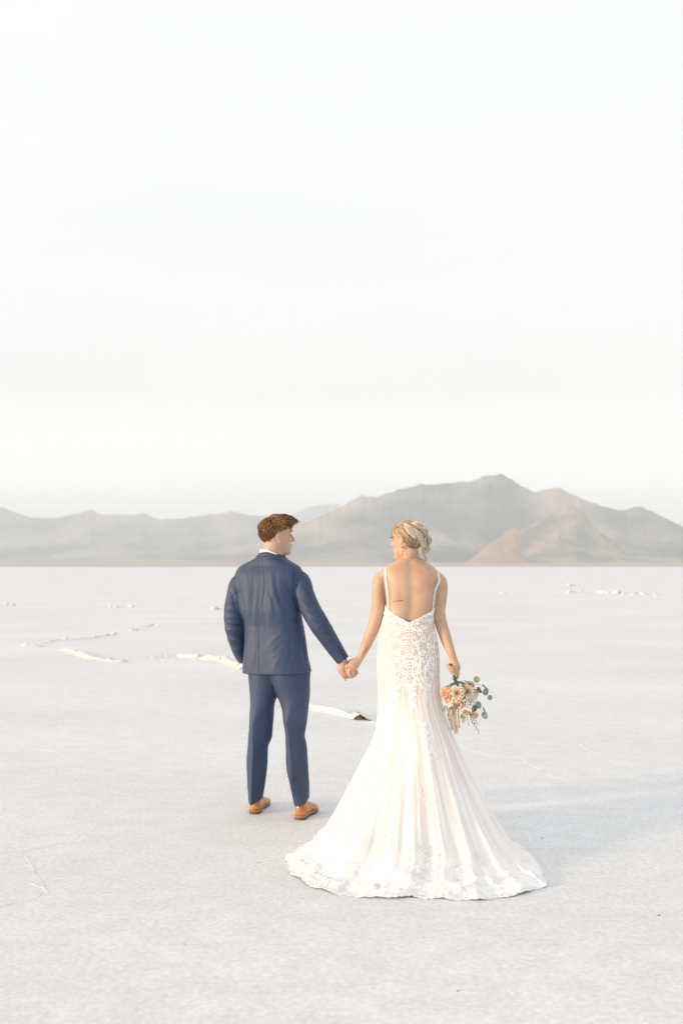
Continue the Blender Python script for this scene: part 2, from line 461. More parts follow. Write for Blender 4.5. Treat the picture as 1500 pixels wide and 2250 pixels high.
def add_head(mb, F, rows, male=True):
    F.add(mb, loft(head_rings(smooth_rows(rows, 40))))
    k = 1.0 if male else .88
    # nose
    F.add(mb, tube([(.080, 0, .140), (.092, 0, .125), (.103, 0, .108), (.110 if male else .106, 0, .096)], [.0065 * k, .0072 * k, .0088 * k, .0082 * k], 12, 12, flat=(1, 1)))
    F.add(mb, tube([(.086, 0, .090), (.104, 0, .089)], [.009 * k, .0065 * k], 5, 10))
    for s in (-1, 1): F.add(mb, ball((.092, s * .0095 * k, .0925), (.009, .0055, .0055), 10, 8))
    # brow, cheek, lips, chin
    for s in (-1, 1):
        F.add(mb, tube([(.088, s * .010, .148), (.086, s * .030, .152), (.072, s * .052, .145)], [.007 * k, .008 * k, .006], 8, 8))
        F.add(mb, ball((.056, s * .038, .100), (.024, .020, .022), 12, 8))
    F.add(mb, tube([(.083, -.020, .066), (.0925, 0, .069), (.083, .020, .066)], [.004, .006, .004], 10, 8))
    F.add(mb, tube([(.081, -.017, .056), (.0915, 0, .056), (.081, .017, .056)], [.004, .0065, .004], 10, 8))
    F.add(mb, ball((.080, 0, .020), (.014, .017, .014), 12, 8))
    # ears: rim, lobe and inner plate
    ex = np.array([-.004, 0, -.006])
    for s in (-1, 1):
        y = s * .074 if male else s * .070
        y = y; pts = [(.004, y, .088), (-.004, y + s * .006, .083), (-.014, y + s * .011, .095), (-.020, y + s * .014, .118), (-.014, y + s * .013, .137), (.0, y + s * .008, .142), (.008, y + s * .002, .130)]
        pts = [tuple(np.array(q) + ex) for q in pts]
        F.add(mb, tube(pts, [.0055, .0065, .005, .0045, .0045, .0042, .004], 24, 8))
        F.add(mb, tube([(.004, y - s * .004, .100), (-.010, y + s * .006, .120)], [.012, .013], 6, 12, flat=(1, .35), up=(0, 1, 0)))

def add_eyes(F, parent, male, m_white, m_iris, m_brow):
    k = 1
    for s in (-1, 1):
        e = MB(); F.add(e, ball((.0700, s * .031, .128), .0084, 14, 10)); o = e.link('eye', m_white, parent)
        i = MB(); F.add(i, ball((.0760, s * .0315, .128), (.0058, .0058, .0058), 12, 8)); i.link('iris', m_iris, o)
        b = MB(); F.add(b, tube([(.0935, s * .012, .153), (.0925, s * .028, .158), (.081, s * .048, .153)], [.0022, .003, .0012], 10, 6)); b.link('eyebrow', m_brow, parent)
        if not male:
            l = MB()
            for q in range(7):
                a = -.3 + q * .18
                F.add(l, tube([(.084 - abs(a) * .004, s * (.028 + .012 * (q - 2) / 3), .136), (.095 - abs(a) * .002, s * (.030 + .016 * (q - 2) / 3), .141)], [.0011, .0004], 4, 4))
            l.link('eyelashes', m_iris, parent)

def limb(mb, pts, rad, n=28, seg=32, **k):
    v, f = tube(pts, rad, n, seg, **k); mb.add(v, f)

def body_ring(y, xl, xr, Yc, b, rot=0., e=2.3, n=72, mod=None, a_over=None):
    """ring whose photo silhouette runs xl..xr at photo row y, centred at distance Yc, half depth b"""
    L = P(xl, y, Yc); R_ = P(xr, y, Yc); z = L.z; cx = (L.x + R_.x) / 2; half = (R_.x - L.x) / 2
    th = np.linspace(0, 2 * math.pi, n, endpoint=False)          # 0 = back (towards camera), +90 = right
    sx = np.sin(th); cy = -np.cos(th)
    x = np.sign(sx) * np.abs(sx) ** (2 / e); y_ = np.sign(cy) * np.abs(cy) ** (2 / e) * b / half
    if mod is not None:
        m_ = mod(th); x = x * m_; y_ = y_ * m_
    c, s = math.cos(rot), math.sin(rot)
    X = x * c - y_ * s; Y = x * s + y_ * c
    X = (X - (X.max() + X.min()) / 2) / ((X.max() - X.min()) / 2) * half
    return np.stack([X + cx, Y * half + Yc, np.full(n, z)], 1)

def blend_rings(keys, n):
    """keys: list of dict/tuples (y, xl, xr, Yc, b) resampled smoothly by row"""
    A = np.array(keys, float)
    c, r = interp_pts(np.stack([A[:, 0], A[:, 0] * 0, A[:, 0] * 0], 1), A[:, 1:], n)
    return [(c[i][0], *r[i]) for i in range(n)]

def fold_disp(me, folds, facing=-1, seed=0):
    """press creases into a garment: folds (x1,y1,x2,y2,width px,amp m) on its camera-facing or far side"""
    v = vget(me); nrm = nget(me); px, py = proj(v)
    d = np.zeros(len(v))
    mask = np.clip(-nrm[:, 1] * 2.2 + .35, 0, 1)
    for x1, y1, x2, y2, wd, am in folds:
        dx, dy = x2 - x1, y2 - y1; L = math.hypot(dx, dy)
        t = ((px - x1) * dx + (py - y1) * dy) / L ** 2; tc = np.clip(t, 0, 1)
        bow = math.sin(x1 * 1.3 + y1) * L * .07 * np.sin(math.pi * tc)
        q = ((px - x1) * dy - (py - y1) * dx) / L + bow
        e = np.where((t < 0) | (t > 1), np.abs(t - tc) * L, 0)
        fade = np.exp(-(e / (wd * 1.2)) ** 2) * (np.sin(math.pi * np.clip(tc * .9 + .05, 0, 1)) ** .6)
        d += am * np.exp(-(q / wd) ** 2) * fade
    v = v + nrm * (d * mask)[:, None]
    vset(me, v)

# ------------------------------------------------------------------ groom
m_suit = mat('navy_wool', (.030, .058, .135), .64, Sheen_Weight=.16, Sheen_Roughness=.4, Specular_IOR_Level=.6)
m_suit.node_tree.nodes['Principled BSDF'].inputs['Sheen Tint'].default_value = (1, .93, .88, 1)
noisecol(m_suit, (.012, .031, .082), (.020, .046, .114), 9, 4, mapscale=(1, 1, .6))
bump(m_suit, 900, .25, .0006, 2)
bump(m_suit, 30, .2, .004, 3, (1, 1, .45))
bump(m_suit, 260, .3, .0012, 2, (1, 1, 1))
m_shirt = mat('white_cotton', (.82, .83, .86), .7)
m_button = mat('dark_button', (.02, .02, .028), .35)
m_leather = mat('tan_leather', (.48, .19, .045), .32, Specular_IOR_Level=.6, Coat_Weight=.15)
noisecol(m_leather, (.36, .125, .022), (.56, .24, .06), 20, 4)
m_sole = mat('stacked_sole', (.13, .075, .045), .6)
m_welt = mat('pale_welt', (.34, .20, .10), .6)
m_white = mat('eye_white', (.42, .36, .32), .5)
m_iris = mat('dark_iris', (.03, .02, .015), .25)
m_hair_m = mat('auburn_hair', (.16, .075, .028), .5, Specular_IOR_Level=.4)
noisecol(m_hair_m, (.075, .036, .016), (.21, .105, .042), 60, 3)

def strandcol(m, stops):
    n, l, b = nodes(m)
    g = n.new('ShaderNodeNewGeometry'); r = n.new('ShaderNodeValToRGB')
    r.color_ramp.elements[0].color = (*stops[0], 1); r.color_ramp.elements[1].color = (*stops[-1], 1)
    for i, c in enumerate(stops[1:-1]):
        e = r.color_ramp.elements.new((i + 1) / (len(stops) - 1)); e.color = (*c, 1)
    l.new(g.outputs['Random Per Island'], r.inputs['Fac']); l.new(r.outputs['Color'], b.inputs['Base Color'])
strandcol(m_hair_m, [(.08, .037, .013), (.20, .095, .032), (.36, .19, .065)])
GY = 6.0
groom = empty('person', (0, 0, 0), 'man in navy blue suit and tan shoes seen from behind, one hand in pocket', 'person')
groom.location = G(612, 1797)

grot = -math.radians(27)
# head: faces right and a little away
HG = P(611, 1219, 6.0)
Fg = Frame((HG.x - .007, 6.0, HG.z - .004), math.radians(20), pitch=0.0, scale=.97)

def rotated(p, c, a):
    q = np.array(p, float) - c; return rotz(a) @ q + c
def groom_body():
    mb = MB()
    add_head(mb, Fg, HEAD_M, True)
    # neck down into the chest
    n0 = P(598, 1248, 6.02); n1 = P(600, 1222, 6.0); n2 = Fg([(-.022, 0, .05)])[0]
    limb(mb, [n0, n1, n2], [.068, .060, .060], 14, 48)
    # torso under the jacket
    keys = [(1240, 560, 640, 6.02, .055), (1262, 534, 652, 6.02, .085), (1300, 534, 652, 6.02, .10), (1376, 548, 656, 6.0, .095), (1440, 548, 668, 6.0, .10), (1475, 556, 668, 6.0, .085), (1512, 580, 645, 6.0, .05)]
    mb.add(*loft([body_ring(*k, rot=grot) for k in blend_rings(keys, 26)]))
    # arms
    limb(mb, [P(655, 1272, 5.95), P(697, 1365, 5.90), P(751, 1447, 5.90), P(754, 1456, 5.90)], [.045, .038, .026, .026])
    limb(mb, [P(530, 1284, 6.08), P(517, 1372, 6.05), P(530, 1436, 6.16), P(546, 1460, 6.24)], [.038, .038, .027, .025])
    limb(mb, [P(546, 1460, 6.24), P(556, 1480, 6.25)], [.035, .028], flat=(1, .6))
    # legs
    limb(mb, [P(577, 1500, 6.02), P(573, 1600, 6.04), P(566, 1690, 6.12), P(563, 1760, 6.185), P(563, 1770, 6.185)], [.066, .05, .045, .026, .022])
    limb(mb, [P(646, 1500, 5.98), P(648, 1600, 5.96), P(655, 1690, 5.99), P(665, 1768, 6.03), P(665, 1780, 6.03)], [.066, .05, .045, .026, .022])
    # right hand, hanging from the cuff and closed round hers
    W = np.array(P(753, 1450, 5.90))
    def h(px, py, dy=0.0): return np.array(P(px, py, 5.90 + dy))
    limb(mb, [W, h(753.5, 1460), h(752, 1470), h(755, 1478)], [.025, .031, .034, .026], 12, 16, flat=(1, .62), up=(0, 1, 0))
    fing = [((748, 1471, .012), (750.5, 1481, .022), (755, 1488.5, .022), (758.8, 1493.5, .012)),
            ((751, 1473, -.002), (755.5, 1483, .02), (762, 1488, .034), (769, 1488, .036)),
            ((754, 1473, .0), (760, 1481, .026), (768, 1485, .040), (775, 1484, .038)),
            ((757, 1471, .004), (764, 1478, .028), (772, 1481, .040), (779, 1479, .034))]
    for f_, r in zip(fing, (.0092, .0092, .0092, .0085)):
        limb(mb, [h(*q) for q in f_], [r, r, r * .95, r * .8], 14, 10)
    limb(mb, [h(757, 1457, -.006), h(762, 1463, -.012), h(764, 1471, -.016), h(765, 1477, -.012)], [.013, .0115, .0105, .009], 12, 10)
    me = fuse(mb, .0030, 3)
    return link('body', me, m_skin_m, groom)
groom_body_o = groom_body()
add_eyes(Fg, groom_body_o, True, m_white, m_iris, m_hair_m)

# jacket
def back_mod(th):
    # flat shoulder blades with a shallow channel along the spine
    d = np.minimum(th, 2 * math.pi - th)
    return 1 - .045 * np.exp(-(d / .22) ** 2) + .02 * np.exp(-((d - .62) / .25) ** 2)
JK = [(1215, 574, 622, 6.01, .078), (1220, 569, 626, 6.01, .084), (1226, 561, 630, 6.01, .086), (1234, 545, 642, 6.01, .090), (1242, 529, 656, 6.01, .090), (1251, 519, 664, 6.01, .100), (1264, 514, 667, 6.01, .112),
      (1285, 516, 664, 6.01, .122), (1310, 520, 660, 6.01, .127), (1340, 526, 661, 6.0, .128), (1376, 535, 668, 6.0, .122), (1408, 536, 673, 6.0, .126), (1440, 534, 677, 6.0, .134), (1464, 531.5, 682, 6.0, .138), (1477, 531, 685, 6.0, .140)]
mb = MB()
jr = blend_rings(JK, 100)
rings = []
for k in jr:
    r_ = body_ring(*k, rot=grot, mod=back_mod, n=110)
    rings.append(r_)
# hem: a touch lower on the left
for i, r_ in enumerate(rings):
    q = max(0, (i - 80) / 20); r_[:, 2] -= q * .008 * np.clip((.0 - (r_[:, 0] + .39)) / .15, -1, 1)
mb.add(*loft(rings))
# sleeves
slr = ([P(640, 1270, 5.97), P(659, 1278, 5.95), P(668, 1306, 5.93), P(681, 1337, 5.91), P(699, 1368, 5.89), P(722, 1404, 5.89), P(742, 1434, 5.90), P(753.5, 1451, 5.90)],
       [.058, .062, .061, .060, .060, .053, .0455, .041])
v, f = tube(*slr, n=60, seg=40, round_ends=False); mb.add(v, f)
mb.add(*ball(P(646, 1272, 5.96), (.060, .058, .058), 24, 16))
sll = ([P(540, 1275, 6.07), P(526, 1284, 6.075), P(519, 1312, 6.06), P(514, 1345, 6.04), P(515, 1378, 6.04), P(522, 1410, 6.09), P(530, 1434, 6.14), P(536, 1446, 6.18)],
       [.056, .059, .060, .060, .058, .052, .047, .044])
v, f = tube(*sll, n=60, seg=40, round_ends=False); mb.add(v, f)
mb.add(*ball(P(535, 1278, 6.07), (.056, .056, .056), 24, 16))
jme = fuse(mb, .0042, 3)
JF = []
# long soft folds running down the back from the shoulder blades
for x1, y1, x2, y2, wd, am in [
    (528, 1290, 536, 1372, 3.5, -.007), (541, 1262, 538, 1340, 5, .006), (556, 1262, 548, 1370, 5, -.006), (566, 1275, 560, 1400, 5, .006),
    (588, 1272, 580, 1360, 4, -.005), (600, 1290, 590, 1395, 5, .006), (596, 1262, 620, 1352, 5, .009), (606, 1262, 622, 1330, 4, -.008), (622, 1275, 660, 1350, 5, -.007),
    (634, 1262, 655, 1318, 5, .008), (560, 1400, 548, 1475, 6, .006), (578, 1385, 600, 1420, 5, .005), (588, 1420, 626, 1388, 6, .007), (585, 1440, 618, 1418, 6, -.006), (600, 1475, 616, 1440, 7, .007),
    (626, 1475, 640, 1400, 7, -.006), (664, 1400, 680, 1475, 5, -.005), (668, 1395, 676, 1440, 4, .005), (640, 1350, 668, 1372, 6, -.007), (545, 1372, 570, 1378, 6, -.004), (610, 1372, 660, 1362, 7, -.005), (548, 1300, 556, 1385, 4, .006), (584, 1300, 600, 1370, 3.5, .006),
    # armhole seams
    (650, 1249, 645, 1300, 2.0, -.007), (645, 1298, 652, 1325, 2.0, -.004), (519, 1255, 523, 1285, 2.2, -.006), (522, 1285, 533, 1335, 2.4, -.007),
    # left sleeve bunches
    (498, 1330, 530, 1322, 4, .009), (497, 1345, 528, 1345, 3.6, -.011), (495, 1358, 533, 1356, 4, .010), (493, 1371, 533, 1374, 3.6, -.012), (494, 1384, 535, 1382, 4, .011), (497, 1396, 535, 1401, 3.6, -.012), (502, 1408, 536, 1402, 4, .010), (505, 1420, 535, 1425, 3.4, -.009), (512, 1430, 536, 1424, 3.5, .007), (505, 1295, 520, 1345, 5, -.006), (500, 1312, 526, 1300, 4, -.006),
    # right sleeve
    (660, 1305, 690, 1300, 5, .005), (664, 1318, 694, 1330, 4, -.005), (676, 1345, 712, 1352, 4, -.008), (684, 1356, 716, 1345, 4, .007), (690, 1366, 722, 1366, 4, -.008), (695, 1382, 722, 1362, 5, .006), (700, 1395, 738, 1398, 5, -.005), (712, 1412, 738, 1400, 5, .004), (664, 1290, 700, 1350, 6, .005), (655, 1262, 662, 1290, 4, .004)]:
    JF.append((x1, y1, x2, y2, wd, am))
# centre back seam and the side panel seam, fine and sharp
JF = [(a, b, c, d, w_ * .8, (am * (.42 if 536 < (a + c) / 2 < 660 else .72))) for a, b, c, d, w_, am in JF]
JF += [(651, 1247, 646, 1298, 1.6, -.006), (646, 1296, 652, 1328, 1.7, -.005), (520, 1253, 523, 1285, 1.6, -.005), (522, 1283, 531, 1330, 1.7, -.005), (577, 1228, 570, 1350, 1.0, -.003), (570, 1345, 570, 1478, 1.0, -.003), (645, 1350, 640, 1400, 1.0, -.0025), (640, 1400, 646, 1478, 1.0, -.0025)]
fold_disp(jme, JF)
v = vget(jme); nn = nget(jme)
v += nn * ((fbm(v * np.array([22, 22, 10]), 3, 4) - .5) * .004)[:, None]
vset(jme, v)
jacket = link('jacket', jme, m_suit, groom)

# turned-down collar at the nape
cmb = MB()
rr = []
for y, xl, xr, b in [(1213.5, 575, 627, .082), (1213, 572.5, 629, .087), (1216, 568, 632, .090), (1220.5, 563.5, 637, .094), (1222, 562, 639, .095), (1223, 564, 636, .091), (1220, 566, 630, .086)]:
    r_ = body_ring(y, xl, xr, 6.01, b, rot=grot, n=80)
    th = np.linspace(0, 2 * math.pi, 80, endpoint=False); d = np.minimum(th, 2 * math.pi - th)
    r_[:, 2] -= np.clip(d - .6, 0, 3) * .014 + np.clip(np.sin(th - .1), 0, 1) * .030
    rr.append(r_)
v, f = loft(rr, cap=False)
cmb.add(v, f)
cmb.link('collar', m_suit, jacket)
# cuff buttons and vent
for i in range(4):
    q = P(748.5 + i * 3.0, 1423 + i * 4.9, 5.855 + .001 * i)
    b = MB(); b.add(*ball(q, (.0052, .0035, .0052), 12, 8)); b.link('button', m_button, jacket)
b = MB(); b.add(*tube([P(744.5, 1421, 5.853), P(751, 1434, 5.855), P(760.5, 1449, 5.858)], [.0016, .0022, .0028], 10, 6)); b.link('cuff_vent', m_button, jacket)

# shirt collar band, and the shirt showing below it
smb = MB(); rr = []
for y, xl, xr, b in [(1236, 570, 628, .084), (1222, 571, 627, .084), (1208.5, 571.5, 625, .082), (1207, 572.5, 624, .080), (1208.5, 575, 621, .076), (1222, 578, 618, .070)]:
    r_ = body_ring(y, xl, xr, 6.01, b, rot=grot, n=64)
    th = np.linspace(0, 2 * math.pi, 64, endpoint=False)
    r_[:, 2] += -.034 * np.clip(np.sin(th - .1), 0, 1)
    rr.append(r_)
v, f = loft(rr, cap=False); smb.add(v, f)
smb.link('shirt', m_shirt, groom)

# trousers: two pressed legs
def leg(rows, crease, n=120, seg=96):
    """rows (y, xl, xr, Yc, b); crease (y, x) of the back pleat"""
    R = blend_rings(rows, n)
    cy = np.array([c[0] for c in crease]); cxx = np.array([c[1] for c in crease])
    rings = []
    for (y, xl, xr, Yc, b) in R:
        t = np.clip((np.interp(y, cy, cxx) - xl) / (xr - xl) * 2 - 1, -.9, .9)     # -1..1 across
        ph = math.asin(t)
        sharp = np.clip((y - 1545) / 40, 0, 1) * .9 + .0
        th0 = np.linspace(0, 2 * math.pi, seg, endpoint=False)
        th = th0 + ph
        d = np.abs((th0 + math.pi) % (2 * math.pi) - math.pi)
        d2 = np.abs((th0) % (2 * math.pi) - math.pi)
        e = 2.0
        x0 = np.sin(th0) * (1 - sharp) + sharp * .66 * np.sign(np.sin(th0)) * (1 - np.abs(np.cos(th0)) ** 1.75)
        y0 = -np.cos(th0)
        X = x0 * math.cos(ph) - y0 * math.sin(ph) * 1.0; Y = x0 * math.sin(ph) + y0 * math.cos(ph)
        X = (X - (X.max() + X.min()) / 2) / ((X.max() - X.min()) / 2)
        c0 = P((xl + xr) / 2, y, Yc); half = (P(xr, y, Yc).x - P(xl, y, Yc).x) / 2
        X = X * half
        rings.append(np.stack([X + c0.x, Y * b + Yc, np.full(seg, c0.z)], 1))
    return rings
tmb = MB()
LL = [(1462, 546, 622, 6.02, .105), (1482, 545, 621, 6.02, .105), (1505, 547, 616, 6.02, .102), (1525, 549, 609.5, 6.025, .098), (1546, 550, 603.5, 6.03, .092), (1578, 548.2, 601.2, 6.04, .084), (1599, 547.2, 599, 6.04, .080), (1621, 545, 597, 6.05, .078), (1635, 544, 590, 6.06, .077), (1674, 541.4, 588, 6.08, .074), (1717, 543.2, 583.5, 6.11, .070), (1749, 545.7, 579.5, 6.125, .067), (1762, 546.5, 578, 6.13, .066)]
RR = [(1462, 590, 682, 5.98, .112), (1482, 591, 682, 5.98, .112), (1505, 598, 681, 5.98, .108), (1525, 608, 680.5, 5.98, .104), (1557, 618.5, 677.5, 5.97, .096), (1589, 622, 673.5, 5.96, .086), (1616, 626.5, 669.8, 5.96, .080), (1630, 627, 673, 5.965, .079), (1642, 627.6, 674.3, 5.97, .078), (1691, 629.7, 677.3, 5.975, .074), (1723, 636.5, 679.3, 5.99, .071), (1749, 643, 679.6, 6.0, .069), (1767, 647, 679.6, 6.0, .068)]
lr = leg(LL, [(1462, 572), (1546, 565.5), (1599, 562), (1674, 559), (1765, 555.5)])
rr_ = leg(RR, [(1462, 632), (1550, 632.5), (1600, 638), (1642, 642), (1706, 645), (1770, 649)])
# the hem dips at the pleat and rises over the shoe
for R_, cxp, base in ((lr, 555.5, 40), (rr_, 649, 40)):
    for i in range(len(R_) - 14, len(R_)):
        q = (i - (len(R_) - 14)) / 13
        cx0 = R_[i][:, 0].min(); w_ = R_[i][:, 0].max() - cx0
        u = (R_[i][:, 0] - cx0) / w_; fr = (R_[i][:, 1] - R_[i][:, 1].min()) / np.ptp(R_[i][:, 1])
        R_[i][:, 2] += q * (.030 * np.clip(u - .25, 0, 1) + .030 * fr - .006)
tmb.add(*loft(lr)); tmb.add(*loft(rr_))
seat = [(1464, 551, 676, 6.0, .085), (1490, 552, 676, 6.0, .08), (1508, 560, 670, 6.0, .06), (1522, 585, 635, 6.0, .04), (1529, 598, 620, 6.0, .02)]
tmb.add(*loft([body_ring(*k, rot=0, n=96) for k in blend_rings(seat, 30)]))
tme = tmb.mesh()
TF = [(548, 1497, 600, 1491, 3, -.004), (549, 1503, 572, 1504, 1.5, -.004), (612, 1507, 650, 1505, 1.8, -.005), (608, 1492, 670, 1488, 3, -.004), (608, 1498, 668, 1500, 3, .004), (606, 1500, 612, 1540, 5, -.008),
      (566, 1550, 575, 1575, 4, .007), (572, 1560, 590, 1590, 5, -.006), (548, 1590, 560, 1600, 4, .005), (550, 1560, 558, 1590, 5, -.005), (566, 1596, 592, 1580, 5, .005), (575, 1620, 596, 1636, 5, -.005),
      (634, 1555, 652, 1600, 4.5, .008), (642, 1560, 662, 1605, 5, -.008), (624, 1580, 640, 1596, 4, -.005), (630, 1600, 642, 1620, 4, .004), (655, 1600, 672, 1635, 5, .006), (648, 1612, 660, 1640, 5, -.005), (668, 1620, 664, 1660, 4, .003), (574, 1660, 570, 1740, 6, -.003), (668, 1700, 664, 1760, 5, -.004)]
tme.update(); fold_disp(tme, [(a, b, c, d, w_, am * 1.5) for a, b, c, d, w_, am in TF])
v = vget(tme); nn = nget(tme); v += nn * ((fbm(v * np.array([18, 18, 7]), 3, 9) - .5) * .007)[:, None]; vset(tme, v)
trousers = link('trousers', tme, m_suit, groom)

# shoes
def shoe(heel, ang, side):
    """heel: ground point of the heel's back; ang: direction the toe points (from +y towards +x)"""
    R = rotz(-ang); o = np.array([heel.x, heel.y, 0])
    def T(v): return np.asarray(v, float) @ R.T + o
    # local: y forward, x right. plan outline (y, half width, centre x)
    plan = [(0.0, .006, 0), (.004, .022, 0), (.015, .031, 0), (.035, .035, 0), (.075, .034, .0), (.12, .036, side * .004), (.17, .045, side * .006), (.205, .049, side * .004), (.24, .045, -side * .001), (.268, .035, -side * .006), (.287, .020, -side * .008), (.293, .006, -side * .008)]
    C, Rr = interp_pts([(p[2], p[0], 0) for p in plan], [p[1] for p in plan], 40)
    def outline(grow, z):
        hw = np.maximum(Rr[:, 0] + grow, .002)
        a = np.stack([C[:, 0] + hw, C[:, 1], C[:, 1] * 0 + z], 1); b = np.stack([C[:, 0] - hw, C[:, 1], C[:, 1] * 0 + z], 1)[::-1]
        r = np.vstack([a, b]); yc = r[:, 1]
        r[:, 1] = yc + grow * np.sign(yc - .14) * (np.abs(yc - .14) / .15) ** 4
        return r
    def zsole(r, z):        # raised waist between heel and ball, slight toe spring
        y = r[:, 1]; r = r.copy(); r[:, 2] = z + np.clip((y - .25) / .05, 0, 1) ** 2 * .007; return r
    up = MB(); rings = []
    tops = np.interp(np.linspace(0, 1, 9), [0, 1], [0, 1])
    prof_y = [-.01, .0, .03, .07, .10, .13, .17, .22, .26, .30]; prof_h = [.085, .088, .092, .098, .093, .080, .060, .047, .042, .036]
    for q in tops:
        base = outline(.001 - .004 * q, 0)
        y = base[:, 1]; H = np.interp(y, prof_y, prof_h)
        s = 1 - .30 * q ** 2.2
        base[:, 0] = (base[:, 0]) * s
        base[:, 1] = .14 + (y - .14) * (1 - .03 * q ** 2) + .004 * np.sin(q * 3.1) * -np.clip((.05 - y) / .05, 0, 1)
        base[:, 2] = .026 + (H - .026) * np.sin(q * math.pi / 2) ** .9
        base[:, 2] += np.clip((y - .25) / .05, 0, 1) ** 2 * .007 * (1 - q)
        rings.append(T(base))
    last = rings[-1]
    cl = base.copy(); cl[:, 0] *= .45; cl[:, 2] += .006; cl[:, 1] = .14 + (cl[:, 1] - .14) * .93; rings.append(T(cl))
    v, f = loft(rings); up.add(v, f)
    s_o = up.link('shoe', m_leather, groom)
    so = MB(); v, f = loft([T(zsole(outline(.0025, 0), z)) for z in (.016, .0225)]); so.add(v, f)
    w_o = so.link('welt', m_welt, s_o)
    so = MB(); v, f = loft([T(zsole(outline(.002, 0), z)) for z in (.009, .0158)]); so.add(v, f)
    # heel block and forefoot on the ground
    o0 = outline(.001, 0)
    hb = [r for r in o0 if r[1] <= .078]; hb = np.array(hb)
    for z in (0,):
        v, f = loft([T(np.column_stack([hb[:, :2], np.full(len(hb), z_)])) for z_ in (0.0, .0155)]); so.add(v, f)
    fb = np.array([r for r in o0 if r[1] >= .15 and r[1] <= .262])
    v, f = loft([T(np.column_stack([fb[:, :2], np.full(len(fb), z_)])) for z_ in (0.001, .0105)]); so.add(v, f)
    so.link('sole', m_sole, s_o, smooth=False)
    # laces side seam stitched quarter
    q = MB(); q.add(T(np.array(tube([(-.030, .10, .05), (-.026, .115, .075), (0, .125, .089), (.026, .115, .075), (.030, .10, .05)], [.0016] * 5, 20, 6)[0])), tube([(-.030, .10, .05), (-.026, .115, .075), (0, .125, .089), (.026, .115, .075), (.030, .10, .05)], [.0016] * 5, 20, 6)[1])
    q.link('seam', m_sole, s_o)
shoe(G(558, 1789.5), math.radians(8), -1)
shoe(G(657, 1802.5), math.radians(15), 1)

# hair: short faded sides, long wavy swept top
def head_surf(rows, d):
    """radius factor: point on the head model in direction d (unit) from its centre (0,0,.13)"""
    c = np.array([-.008, 0, .125])
    A = smooth_rows(rows, 60); zz = np.array([a[0] for a in A])
    lo, hi = .02, .2
    for _ in range(26):
        mid = (lo + hi) / 2; p = c + d * mid
        if p[2] < zz[0] or p[2] > zz[-1]: inside = False
        else:
            xf = np.interp(p[2], zz, [a[1] for a in A]); xb = np.interp(p[2], zz, [a[2] for a in A]); hw = np.interp(p[2], zz, [a[3] for a in A])
            cx = (xf + xb) / 2; a_ = (xf - xb) / 2
            inside = (abs(p[0] - cx) / a_) ** 2.35 + (abs(p[1]) / max(hw, 1e-4)) ** 2.35 < 1
        if inside: lo = mid
        else: hi = mid
    return c + d * lo
def strand(mb, pts, r0, r1, n=7, seg=4):
    v, f = tube(pts, np.interp(np.linspace(0, 1, len(pts)), [0, .5, 1], [r0, r0, r1]), n, seg, round_ends=False); mb.add(v, f)
def to_frame(F, mb, name, m, parent):
    mb.v = [tuple(p) for p in F(np.array(mb.v))]
    return mb.link(name, m, parent)

rnd.seed(3)
hm = MB()
c0 = np.array([-.008, 0, .125])
def hairline_m(az):
    """lowest elevation (deg from centre) with hair for azimuth az (0 = face)"""
    a = abs(az)
    return np.interp(a, [0, 35, 55, 75, 95, 110, 130, 180], [42, 40, 22, 12, 8, -12, -30, -37])
# scalp cap
caprings = []
nA = 72
for q in np.linspace(0, 1, 22):
    ring = []
    for j in range(nA):
        az = j / nA * 360; a2 = (az + 180) % 360 - 180
        e = 89.5 + (hairline_m(a2) + (7 if abs(a2) > 60 else 0) - 89.5) * q
        d = np.array([math.cos(math.radians(e)) * math.cos(math.radians(az)), math.cos(math.radians(e)) * math.sin(math.radians(az)), math.sin(math.radians(e))])
        p = head_surf(HEAD_M, d)
        th = np.interp(e, [-46, -20, 20, 45, 70, 90], [.0005, .0015, .003, .006, .010, .011]) if abs(a2) > 90 else np.interp(e, [8, 30, 45, 90], [.0008, .005, .009, .011])
        th *= 1 - .95 * max(0, q - .85) / .15
        ring.append(p + d * th)
    caprings.append(np.array(ring))
v, f = loft(caprings, cap=False); capm = MB(); capm.add(v, f)
m_cap_m = mat('close_cropped_hair', (.1, .05, .02), .6); noisecol(m_cap_m, (.12, .062, .026), (.27, .15, .065), 110, 4)
to_frame(Fg, capm, 'cropped_hair', m_cap_m, groom_body_o)
def sph(az, e):
    return np.array([math.cos(math.radians(e)) * math.cos(math.radians(az)), math.cos(math.radians(e)) * math.sin(math.radians(az)), math.sin(math.radians(e))])
# close-cropped sides and nape
for i in range(4200):
    az = rnd.uniform(-180, 180); e = rnd.uniform(-38, 48)
    hl = hairline_m(az)
    if e < hl + rnd.uniform(0, 1) ** 1.5 * 14: continue
    d = sph(az, e); p = head_surf(HEAD_M, d)
    ln = np.interp(e - hl, [0, 14, 40], [.0015, .005, .013])
    pts = [p, p + (d * .6 + np.array([-.25, 0, -.6])) * ln * .5, p + (d * .8 + np.array([-.4, 0, -1.1])) * ln * .9 + np.array([rnd.gauss(0, .0012) for _ in range(3)])]
    strand(hm, pts, .0011, .0004, 4, 3)
